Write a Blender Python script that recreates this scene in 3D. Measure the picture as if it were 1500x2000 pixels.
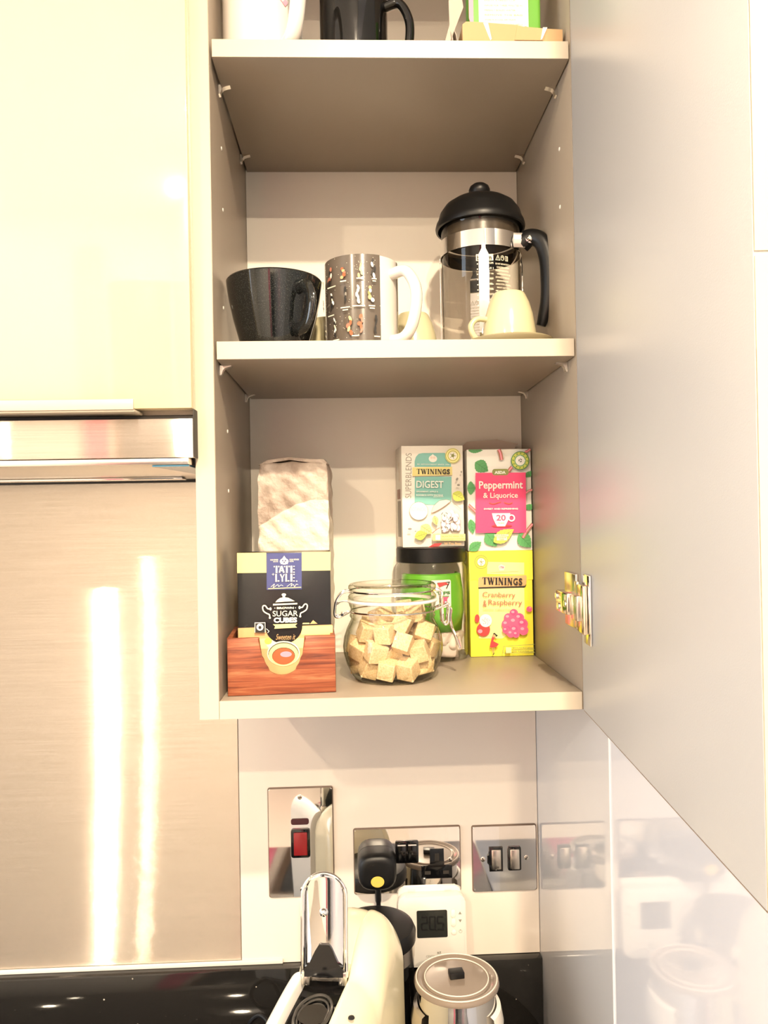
import bpy, bmesh, math, random
from mathutils import Vector, Matrix
random.seed(7)
S = bpy.context.scene
for o in list(bpy.data.objects): bpy.data.objects.remove(o, do_unlink=True)
PI = math.pi

# ------------------------------------------------------------ camera
cam_d = bpy.data.cameras.new('camera'); cam = bpy.data.objects.new('camera', cam_d)
S.collection.objects.link(cam); S.camera = cam
cam_d.sensor_fit = 'VERTICAL'; cam_d.sensor_height = 36; cam_d.sensor_width = 27; cam_d.lens = 27.0
cam_d.clip_start = 0.02
def cam_pose(px, py, pz, yaw, pitch, roll):
    f = Vector((math.sin(yaw)*math.cos(pitch), math.cos(yaw)*math.cos(pitch), math.sin(pitch)))
    r = Vector((math.cos(yaw), -math.sin(yaw), 0)); u = r.cross(f)
    c, s = math.cos(roll), math.sin(roll)
    r2 = c*r + s*u; u2 = -s*r + c*u
    m = Matrix.Identity(4)
    for i in range(3):
        m[i][0] = r2[i]; m[i][1] = u2[i]; m[i][2] = -f[i]
    m.translation = (px, py, pz); return m
cam.matrix_world = cam_pose(0.13666, -0.76948, 0.17996, 0.03887, 0.00616, -0.01776)

# ------------------------------------------------------------ world, exposure
W = bpy.data.worlds.new('world'); S.world = W; W.use_nodes = True
W.node_tree.nodes['Background'].inputs[0].default_value = (0.8, 0.88, 1.0, 1)
W.node_tree.nodes['Background'].inputs[1].default_value = 1.0
S.view_settings.view_transform = 'Standard'; S.view_settings.look = 'None'
S.view_settings.gamma = 1; S.view_settings.use_curve_mapping = False
S.view_settings.exposure = 0.50

def area(name, loc, rot, size, power, color, shape='DISK', sy=None):
    d = bpy.data.lights.new(name, 'AREA'); d.shape = shape; d.size = size
    if sy: d.size_y = sy
    d.energy = power; d.color = color
    o = bpy.data.objects.new(name, d); S.collection.objects.link(o); o.location = loc; o.rotation_euler = rot
    return o
CEIL = 1.23
WARM = (1.0, 0.82, 0.59)
LAMPS = [(0.296, -1.22, 44), (-1.03, -2.05, 30), (-1.03, -2.9, 7), (0.296, -2.4, 54)]  # last lamp is added fill reaching in under the shelves
for i, (x, y, p) in enumerate(LAMPS):
    area('downlight_glow', (x, y, CEIL-0.012), (0, 0, 0), 0.07, p, WARM)
# daylight through the window in the left wall of the room
area('window_daylight', (-2.72, -1.3, 0.25), (0, -PI/2, 0), 1.5, 30, (0.80, 0.90, 1.0), 'RECTANGLE', 1.7)

# ------------------------------------------------------------ materials
def mat(name, col, rough=.5, metal=0.0, spec=.5, coat=0.0, emit=None, bump=None, noise=None, aniso=0.0):
    m = bpy.data.materials.new(name); m.use_nodes = True
    b = m.node_tree.nodes['Principled BSDF']; nt = m.node_tree
    b.inputs['Base Color'].default_value = (*col, 1); b.inputs['Roughness'].default_value = rough
    b.inputs['Metallic'].default_value = metal; b.inputs['Specular IOR Level'].default_value = spec
    b.inputs['Coat Weight'].default_value = coat; b.inputs['Coat Roughness'].default_value = .05
    if aniso: b.inputs['Anisotropic'].default_value = aniso
    if emit:
        b.inputs['Emission Color'].default_value = (*emit[0], 1); b.inputs['Emission Strength'].default_value = emit[1]
    if bump or noise:
        tc = nt.nodes.new('ShaderNodeTexCoord')
    if bump:                                   # (scale, strength)
        n = nt.nodes.new('ShaderNodeTexNoise'); n.inputs['Scale'].default_value = bump[0]; n.inputs['Detail'].default_value = 4
        bp = nt.nodes.new('ShaderNodeBump'); bp.inputs['Strength'].default_value = bump[1]; bp.inputs['Distance'].default_value = .004 if name == 'flour_paper' else .001
        nt.links.new(tc.outputs['Object'], n.inputs['Vector']); nt.links.new(n.outputs[0], bp.inputs['Height'])
        nt.links.new(bp.outputs[0], b.inputs['Normal'])
    if noise:                                  # (scale, colour2, lo, hi[, stretch])
        n = nt.nodes.new('ShaderNodeTexNoise'); n.inputs['Scale'].default_value = noise[0]; n.inputs['Detail'].default_value = 6
        mp = nt.nodes.new('ShaderNodeMapping'); mp.inputs['Scale'].default_value = noise[4] if len(noise) > 4 else (1, 1, 1)
        r = nt.nodes.new('ShaderNodeValToRGB')
        r.color_ramp.elements[0].position = noise[2]; r.color_ramp.elements[0].color = (*col, 1)
        r.color_ramp.elements[1].position = noise[3]; r.color_ramp.elements[1].color = (*noise[1], 1)
        nt.links.new(tc.outputs['Object'], mp.inputs[0]); nt.links.new(mp.outputs[0], n.inputs['Vector'])
        nt.links.new(n.outputs[0], r.inputs[0]); nt.links.new(r.outputs[0], b.inputs['Base Color'])
    return m

def thin_glass(name, tint=(.985, .985, .975), edge=(.62, .62, .52), gloss=.85, rough=.01):
    """clear thin glass: transparency tinted towards grazing, plus a fresnel-weighted glossy coat"""
    m = bpy.data.materials.new(name); m.use_nodes = True; nt = m.node_tree
    nt.nodes.clear(); out = nt.nodes.new('ShaderNodeOutputMaterial')
    tr = nt.nodes.new('ShaderNodeBsdfTransparent'); gl = nt.nodes.new('ShaderNodeBsdfGlossy'); gl.inputs['Roughness'].default_value = rough
    lw = nt.nodes.new('ShaderNodeLayerWeight'); lw.inputs[0].default_value = .5
    r = nt.nodes.new('ShaderNodeValToRGB'); r.color_ramp.elements[0].position = .45; r.color_ramp.elements[0].color = (*tint, 1)
    r.color_ramp.elements[1].position = .97; r.color_ramp.elements[1].color = (*edge, 1)
    nt.links.new(lw.outputs['Facing'], r.inputs[0]); nt.links.new(r.outputs[0], tr.inputs[0])
    pw = nt.nodes.new('ShaderNodeMath'); pw.operation = 'POWER'; pw.inputs[1].default_value = 4.5; nt.links.new(lw.outputs['Facing'], pw.inputs[0])
    ml = nt.nodes.new('ShaderNodeMath'); ml.operation = 'MULTIPLY_ADD'; ml.inputs[1].default_value = gloss; ml.inputs[2].default_value = .045*gloss
    ml.use_clamp = True; nt.links.new(pw.outputs[0], ml.inputs[0])
    mx = nt.nodes.new('ShaderNodeMixShader'); nt.links.new(ml.outputs[0], mx.inputs[0])
    nt.links.new(tr.outputs[0], mx.inputs[1]); nt.links.new(gl.outputs[0], mx.inputs[2]); nt.links.new(mx.outputs[0], out.inputs[0])
    return m

def wood_mat():
    m = bpy.data.materials.new('reddish_wood'); m.use_nodes = True; nt = m.node_tree; b = nt.nodes['Principled BSDF']
    tc = nt.nodes.new('ShaderNodeTexCoord'); mp = nt.nodes.new('ShaderNodeMapping'); mp.inputs['Scale'].default_value = (8, 60, 170)
    n = nt.nodes.new('ShaderNodeTexNoise'); n.inputs['Scale'].default_value = 1; n.inputs['Detail'].default_value = 9; n.inputs['Distortion'].default_value = .8
    n.inputs['Roughness'].default_value = .62
    r = nt.nodes.new('ShaderNodeValToRGB'); e = r.color_ramp.elements
    e[0].position = .30; e[0].color = (.085, .016, .007, 1); e[1].position = .70; e[1].color = (.42, .19, .085, 1)
    k = e.new(.5); k.color = (.27, .068, .026, 1)
    nt.links.new(tc.outputs['Object'], mp.inputs[0]); nt.links.new(mp.outputs[0], n.inputs['Vector']); nt.links.new(n.outputs[0], r.inputs[0])
    nt.links.new(r.outputs[0], b.inputs['Base Color']); b.inputs['Roughness'].default_value = .42
    bp = nt.nodes.new('ShaderNodeBump'); bp.inputs['Strength'].default_value = .15; bp.inputs['Distance'].default_value = .0006
    nt.links.new(n.outputs[0], bp.inputs['Height']); nt.links.new(bp.outputs[0], b.inputs['Normal'])
    return m

def steel_mat():
    """horizontally brushed stainless steel: microscopic horizontal grooves scatter the reflection up and down"""
    m = bpy.data.materials.new('brushed_steel'); m.use_nodes = True; nt = m.node_tree; b = nt.nodes['Principled BSDF']
    b.inputs['Metallic'].default_value = 1; b.inputs['Roughness'].default_value = .06
    g = nt.nodes.new('ShaderNodeNewGeometry'); tc = nt.nodes.new('ShaderNodeTexCoord')
    sc = nt.nodes.new('ShaderNodeVectorMath'); sc.operation = 'SCALE'; sc.inputs['Scale'].default_value = 90000
    nt.links.new(tc.outputs['Object'], sc.inputs[0])
    w = nt.nodes.new('ShaderNodeTexWhiteNoise'); w.noise_dimensions = '3D'; nt.links.new(sc.outputs[0], w.inputs['Vector'])
    sx = nt.nodes.new('ShaderNodeSeparateColor'); nt.links.new(w.outputs['Color'], sx.inputs[0])
    a = nt.nodes.new('ShaderNodeMath'); a.operation = 'ADD'; nt.links.new(sx.outputs[0], a.inputs[0]); nt.links.new(sx.outputs[1], a.inputs[1])
    k = nt.nodes.new('ShaderNodeMath'); k.operation = 'MULTIPLY_ADD'; k.inputs[1].default_value = .75; k.inputs[2].default_value = -.75
    nt.links.new(a.outputs[0], k.inputs[0])
    c = nt.nodes.new('ShaderNodeCombineXYZ'); nt.links.new(k.outputs[0], c.inputs[2])
    ad = nt.nodes.new('ShaderNodeVectorMath'); ad.operation = 'ADD'; nt.links.new(g.outputs['Normal'], ad.inputs[0]); nt.links.new(c.outputs[0], ad.inputs[1])
    nm = nt.nodes.new('ShaderNodeVectorMath'); nm.operation = 'NORMALIZE'; nt.links.new(ad.outputs[0], nm.inputs[0]); nt.links.new(nm.outputs[0], b.inputs['Normal'])
    mp = nt.nodes.new('ShaderNodeMapping'); mp.inputs['Scale'].default_value = (12, 12, 900); nt.links.new(tc.outputs['Object'], mp.inputs[0])
    n = nt.nodes.new('ShaderNodeTexNoise'); n.inputs['Scale'].default_value = 1; nt.links.new(mp.outputs[0], n.inputs['Vector'])
    r = nt.nodes.new('ShaderNodeValToRGB'); r.color_ramp.elements[0].position = .3; r.color_ramp.elements[0].color = (.70, .63, .55, 1)
    r.color_ramp.elements[1].position = .7; r.color_ramp.elements[1].color = (.80, .72, .64, 1)
    nt.links.new(n.outputs[0], r.inputs[0]); nt.links.new(r.outputs[0], b.inputs['Base Color'])
    return m

def granite_mat():
    m = bpy.data.materials.new('black_granite'); m.use_nodes = True; nt = m.node_tree; b = nt.nodes['Principled BSDF']
    tc = nt.nodes.new('ShaderNodeTexCoord'); v = nt.nodes.new('ShaderNodeTexVoronoi'); v.inputs['Scale'].default_value = 70
    r = nt.nodes.new('ShaderNodeValToRGB'); r.color_ramp.elements[0].position = .05; r.color_ramp.elements[0].color = (.55, .5, .42, 1)
    r.color_ramp.elements[1].position = .085; r.color_ramp.elements[1].color = (.012, .011, .010, 1)
    nt.links.new(tc.outputs['Object'], v.inputs['Vector']); nt.links.new(v.outputs['Distance'], r.inputs[0])
    n = nt.nodes.new('ShaderNodeTexNoise'); n.inputs['Scale'].default_value = 26
    r2 = nt.nodes.new('ShaderNodeValToRGB'); r2.color_ramp.elements[0].position = .55; r2.color_ramp.elements[0].color = (0, 0, 0, 1)
    r2.color_ramp.elements[1].position = .6; r2.color_ramp.elements[1].color = (1, 1, 1, 1)
    nt.links.new(tc.outputs['Object'], n.inputs['Vector']); nt.links.new(n.outputs[0], r2.inputs[0])
    mx = nt.nodes.new('ShaderNodeMix'); mx.data_type = 'RGBA'; mx.inputs[6].default_value = (.012, .011, .010, 1)
    nt.links.new(r2.outputs[0], mx.inputs[0]); nt.links.new(r.outputs[0], mx.inputs[7]); nt.links.new(mx.outputs[2], b.inputs['Base Color'])
    b.inputs['Roughness'].default_value = .05; b.inputs['Specular IOR Level'].default_value = .6
    return m

def speckle_mat(name, base, spot, scale, lo, rough=.2, coat=.3):
    m = bpy.data.materials.new(name); m.use_nodes = True; nt = m.node_tree; b = nt.nodes['Principled BSDF']
    tc = nt.nodes.new('ShaderNodeTexCoord'); v = nt.nodes.new('ShaderNodeTexVoronoi'); v.inputs['Scale'].default_value = scale
    r = nt.nodes.new('ShaderNodeValToRGB'); r.color_ramp.elements[0].position = lo; r.color_ramp.elements[0].color = (*spot, 1)
    r.color_ramp.elements[1].position = lo+.05; r.color_ramp.elements[1].color = (*base, 1)
    nt.links.new(tc.outputs['Object'], v.inputs['Vector']); nt.links.new(v.outputs['Distance'], r.inputs[0])
    nt.links.new(r.outputs[0], b.inputs['Base Color']); b.inputs['Roughness'].default_value = rough; b.inputs['Coat Weight'].default_value = coat
    return m

M = {}
M['carcass'] = mat('cashmere_laminate', (.325, .27, .21), .38, bump=(900, .12))
M['backp'] = mat('pale_back_panel', (.86, .80, .71), .5, bump=(900, .12))
M['edge'] = mat('cashmere_edging', (.54, .465, .36), .35)
M['doorin'] = mat('door_inner_laminate', (.56, .55, .54), .33, bump=(900, .1))
M['gloss'] = mat('cream_gloss', (.70, .57, .35), .035, coat=.6)
M['wallpanel'] = mat('cream_wall_panel', (.76, .68, .60), .12, coat=.3)
M['side'] = mat('greyer_white_gloss', (.64, .635, .65), .05, coat=.5)
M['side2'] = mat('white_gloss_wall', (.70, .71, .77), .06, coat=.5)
M['plaster'] = mat('plaster', (.80, .76, .70), .7)
M['floorm'] = mat('floor_tile', (.35, .31, .27), .4)
M['steel'] = steel_mat()
M['granite'] = granite_mat()
M['chrome'] = mat('chrome', (.88, .86, .84), .03, 1)
M['satin'] = mat('satin_metal', (.75, .70, .63), .22, 1)
M['nickel'] = mat('nickel', (.80, .72, .60), .12, 1)
M['pin'] = mat('bright_pin', (.95, .92, .86), .22, 1)
M['black'] = mat('black_plastic', (.004, .004, .0045), .38, spec=.35)
M['blackg'] = mat('black_gloss', (.004, .004, .0045), .08, coat=.2)
M['gapshade'] = mat('dark_gap_and_shade', (.02, .016, .012), .6)
M['white'] = mat('white_plastic', (.72, .68, .62), .35)
M['wcer'] = mat('white_ceramic', (.74, .70, .65), .12, coat=.5)
M['bcer'] = mat('black_ceramic', (.005, .0045, .004), .05, coat=.2)
M['creamcer'] = mat('cream_ceramic', (.62, .56, .35), .16, coat=.4)
M['speck'] = speckle_mat('dark_speckled_ceramic', (.005, .006, .006), (.10, .11, .09), 900, .16, .09)
M['wood'] = wood_mat()
M['glass'] = thin_glass('clear_glass')
M['glassg'] = thin_glass('greenish_glass', (.985, .985, .965), (.36, .37, .22))
M['pressglass'] = thin_glass('press_glass', (.97, .955, .93), (.50, .45, .36))
M['smoke'] = thin_glass('smoky_plastic', (.62, .58, .53), (.35, .32, .28), .8, .06)
M['tank'] = thin_glass('tank_plastic', (.40, .40, .40), (.15, .15, .15), .9, .03)
M['rubber'] = mat('white_rubber', (.86, .82, .76), .45)
M['cube'] = mat('brown_sugar', (.74, .52, .27), .75, bump=(1500, .9), noise=(500, (.88, .70, .44), .35, .65))
M['paper'] = mat('flour_paper', (.40, .31, .25), .5, bump=(70, 1.0), noise=(38, (.60, .50, .42), .38, .62))
def bag_label():
    """cream printed label covering the lower part of the bag, with a wavy upper edge"""
    m = M['paper']; nt = m.node_tree; b = nt.nodes['Principled BSDF']; src = b.inputs['Base Color'].links[0].from_socket
    tc = nt.nodes.new('ShaderNodeTexCoord'); sx = nt.nodes.new('ShaderNodeSeparateXYZ'); nt.links.new(tc.outputs['Object'], sx.inputs[0])
    def mth(op, a, v=None, c=None):
        n = nt.nodes.new('ShaderNodeMath'); n.operation = op
        for i, q in enumerate((a, v, c)):
            if q is None: continue
            if isinstance(q, (int, float)): n.inputs[i].default_value = q
            else: nt.links.new(q, n.inputs[i])
        return n.outputs[0]
    w = mth('MULTIPLY', mth('SINE', mth('MULTIPLY_ADD', sx.outputs[0], 27.0, -.35)), .022)
    lim = mth('MULTIPLY_ADD', sx.outputs[1], -.5, mth('ADD', w, .178))
    f = mth('MULTIPLY_ADD', mth('SUBTRACT', lim, sx.outputs[2]), 900.0, .5)
    f = mth('MINIMUM', mth('MAXIMUM', f, 0.0), 1.0)
    mx = nt.nodes.new('ShaderNodeMix'); mx.data_type = 'RGBA'; nt.links.new(f, mx.inputs[0]); nt.links.new(src, mx.inputs[6])
    mx.inputs[7].default_value = (.80, .72, .60, 1); nt.links.new(mx.outputs[2], b.inputs['Base Color'])
bag_label()
M['paperw'] = mat('flour_label', (.76, .69, .58), .5, bump=(32, .8))
M['kraft'] = mat('kraft_card', (.52, .33, .16), .7)
M['card'] = mat('grey_card_back', (.50, .40, .33), .7)
M['cardw'] = mat('white_card', (.84, .80, .72), .5)
M['machine'] = mat('cream_machine_shell', (.82, .74, .52), .22, coat=.4)
M['machw'] = mat('white_machine_shell', (.86, .83, .78), .25, coat=.3)
M['teabag'] = mat('teabag_paper', (.72, .62, .54), .8, bump=(60, .5))
M['foil'] = mat('green_foil', (.13, .42, .03), .3, coat=.3, bump=(30, .7))
M['lcd'] = mat('lcd', (.022, .024, .022), .15)
M['lcdd'] = mat('lcd_digit', (.008, .008, .009), .3)
def ink(n, c, r=.5): M[n] = mat('ink_'+n, c, r)
ink('iwhite', (.85, .84, .78)); ink('icream', (.84, .80, .62)); ink('iteal', (.22, .52, .47)); ink('igold', (.80, .70, .28)); ink('iblack', (.02, .018, .016))
ink('igrey', (.28, .26, .22)); ink('igreen', (.10, .36, .12)); ink('idkgreen', (.05, .22, .06)); ink('ilime', (.55, .60, .10)); ink('ipink', (.86, .07, .20)); ink('ired', (.62, .05, .05))
ink('ibrown', (.42, .16, .10)); ink('iyellow', (.84, .78, .07)); ink('iyellow2', (.85, .80, .32)); ink('itan', (.68, .40, .18)); ink('iblue', (.06, .07, .22)); ink('irasp', (.80, .10, .22))
ink('irasp2', (.88, .30, .40)); ink('ipale', (.78, .66, .58)); ink('ibox', (.005, .005, .006), .3); ink('imug', (.12, .098, .078), .18); ink('iolive', (.26, .28, .08)); ink('iorange', (.42, .10, .03))
ink('ililac', (.45, .35, .40)); ink('isticker', (.70, .48, .08)); ink('iskin', (.55, .30, .15)); ink('igreenb', (.13, .38, .04))

# ------------------------------------------------------------ helpers
def link(name, me, parent=None, mats=None, smooth=True, angle=35):
    if smooth:
        bm = bmesh.new(); bm.from_mesh(me)
        for f in bm.faces: f.smooth = True
        for e in bm.edges:
            if len(e.link_faces) == 2 and e.calc_face_angle(0) > math.radians(angle): e.smooth = False
        bm.to_mesh(me); bm.free()
    if mats:
        for m in (mats if isinstance(mats, (list, tuple)) else [mats]): me.materials.append(M[m] if isinstance(m, str) else m)
    o = bpy.data.objects.new(name, me); S.collection.objects.link(o)
    if parent is not None: o.parent = parent
    return o
def mesh(bm, name='m'):
    bmesh.ops.recalc_face_normals(bm, faces=bm.faces)
    me = bpy.data.meshes.new(name); bm.to_mesh(me); bm.free(); return me
def obj(name, bm, m, parent=None, angle=35): return link(name, mesh(bm, name), parent, m, True, angle)
def thing(name, label, cat, loc=(0, 0, 0), rz=0, group=None, rot=None):
    o = bpy.data.objects.new(name, None); S.collection.objects.link(o)
    o.empty_display_size = .02
    o.location = loc; o.rotation_euler = rot if rot else (0, 0, rz); o['label'] = label; o['category'] = cat
    if group: o['group'] = group
    return o
def tag(o, label, cat, group=None):
    o['label'] = label; o['category'] = cat
    if group: o['group'] = group
    return o
def struct(name, bm, m, parent=None):
    o = obj(name, bm, m, parent)
    if parent is None: o['kind'] = 'structure'
    return o
def box(x0, y0, z0, x1, y1, z1, bev=0, seg=2, bm=None):
    bm = bm or bmesh.new()
    r = bmesh.ops.create_cube(bm, size=1)
    for v in r['verts']:
        v.co = Vector((x0+(v.co.x+.5)*(x1-x0), y0+(v.co.y+.5)*(y1-y0), z0+(v.co.z+.5)*(z1-z0)))
    if bev:
        es = list({e for v in r['verts'] for e in v.link_edges})
        bmesh.ops.bevel(bm, geom=es, offset=bev, segments=seg, affect='EDGES', profile=.5)
    return bm
def lathe(prof, n=64, bm=None, c=(0, 0, 0), a0=0, a1=2*PI):
    bm = bm or bmesh.new(); rings = []; full = abs(a1-a0-2*PI) < 1e-6
    cnt = n if full else n+1
    for r, z in prof:
        if r < 1e-6: rings.append([bm.verts.new((c[0], c[1], c[2]+z))]*cnt)
        else: rings.append([bm.verts.new((c[0]+r*math.cos(a0+(a1-a0)*i/n), c[1]+r*math.sin(a0+(a1-a0)*i/n), c[2]+z)) for i in range(cnt)])
    for a, b in zip(rings, rings[1:]):
        for i in range(n):
            j = (i+1) % cnt
            vs = []
            for v in (a[i], a[j], b[j], b[i]):
                if v not in vs: vs.append(v)
            if len(vs) >= 3:
                try: bm.faces.new(vs)
                except ValueError: pass
    return bm
def tube(pts, r, n=10, bm=None, closed=False, flat=None):
    """round tube along points; flat=(rw, rh) gives an oval section"""
    bm = bm or bmesh.new(); P = [Vector(p) for p in pts]; rings = []; N = len(P); up = None
    for i, p in enumerate(P):
        if closed: t = (P[(i+1) % N]-P[i-1])
        else: t = (P[min(i+1, N-1)]-P[max(i-1, 0)])
        t.normalize()
        if up is None:
            up = Vector((0, 0, 1)) if abs(t.z) < .9 else Vector((0, 1, 0))
        u = (up-t*up.dot(t))
        if u.length < 1e-5: u = t.orthogonal()
        u.normalize(); up = u; w = t.cross(u)
        rr = r[i] if isinstance(r, (list, tuple)) else r
        ru, rw = (rr, rr) if not flat else (rr*flat[0], rr*flat[1])
        rings.append([bm.verts.new(p+u*ru*math.cos(2*PI*k/n)+w*rw*math.sin(2*PI*k/n)) for k in range(n)])
    M_ = N if closed else N-1
    for i in range(M_):
        a, b = rings[i], rings[(i+1) % N]
        for k in range(n): bm.faces.new((a[k], a[(k+1) % n], b[(k+1) % n], b[k]))
    if not closed: bm.faces.new(rings[0]); bm.faces.new(rings[-1])
    return bm
def spline(pts, k=8):
    P = [Vector(p) for p in pts]; out = []
    for i in range(len(P)-1):
        a, b, c, d = P[max(i-1, 0)], P[i], P[i+1], P[min(i+2, len(P)-1)]
        for j in range(k):
            t = j/k
            out.append(.5*((2*b)+(c-a)*t+(2*a-5*b+4*c-d)*t*t+(3*b-a-3*c+d)*t**3))
    out.append(P[-1]); return out
def prism(pts, h0, h1, axis='z', bev=0, bm=None):
    """extrude an outline. axis z: (x,y); axis y: pts are (x,z) extruded along y; axis x: pts are (y,z)"""
    bm = bm or bmesh.new()
    def mk(p, h): return {'z': (p[0], p[1], h), 'y': (p[0], h, p[1]), 'x': (h, p[0], p[1])}[axis]
    a = [bm.verts.new(mk(p, h0)) for p in pts]; b = [bm.verts.new(mk(p, h1)) for p in pts]
    n = len(pts); f = [bm.faces.new(a), bm.faces.new(b[::-1])]
    for i in range(n): bm.faces.new((a[i], b[i], b[(i+1) % n], a[(i+1) % n]))
    if bev:
        es = list(set(f[0].edges) | set(f[1].edges))
        bmesh.ops.bevel(bm, geom=es, offset=bev, segments=2, affect='EDGES', profile=.5)
    return bm
def rrect(x0, z0, x1, z1, r, n=6):
    o = []
    for cx, cz, a in ((x1-r, z1-r, 0), (x0+r, z1-r, PI/2), (x0+r, z0+r, PI), (x1-r, z0+r, 1.5*PI)):
        for i in range(n+1): o.append((cx+r*math.cos(a+PI/2*i/n), cz+r*math.sin(a+PI/2*i/n)))
    return o
def sphere(c, r, bm=None, sz=1, n=16):
    pr = [(r*math.sin(PI*i/n), -r*sz*math.cos(PI*i/n)) for i in range(n+1)]
    pr[0] = (0, pr[0][1]); pr[-1] = (0, pr[-1][1])
    return lathe(pr, n*2, bm, c)

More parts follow.
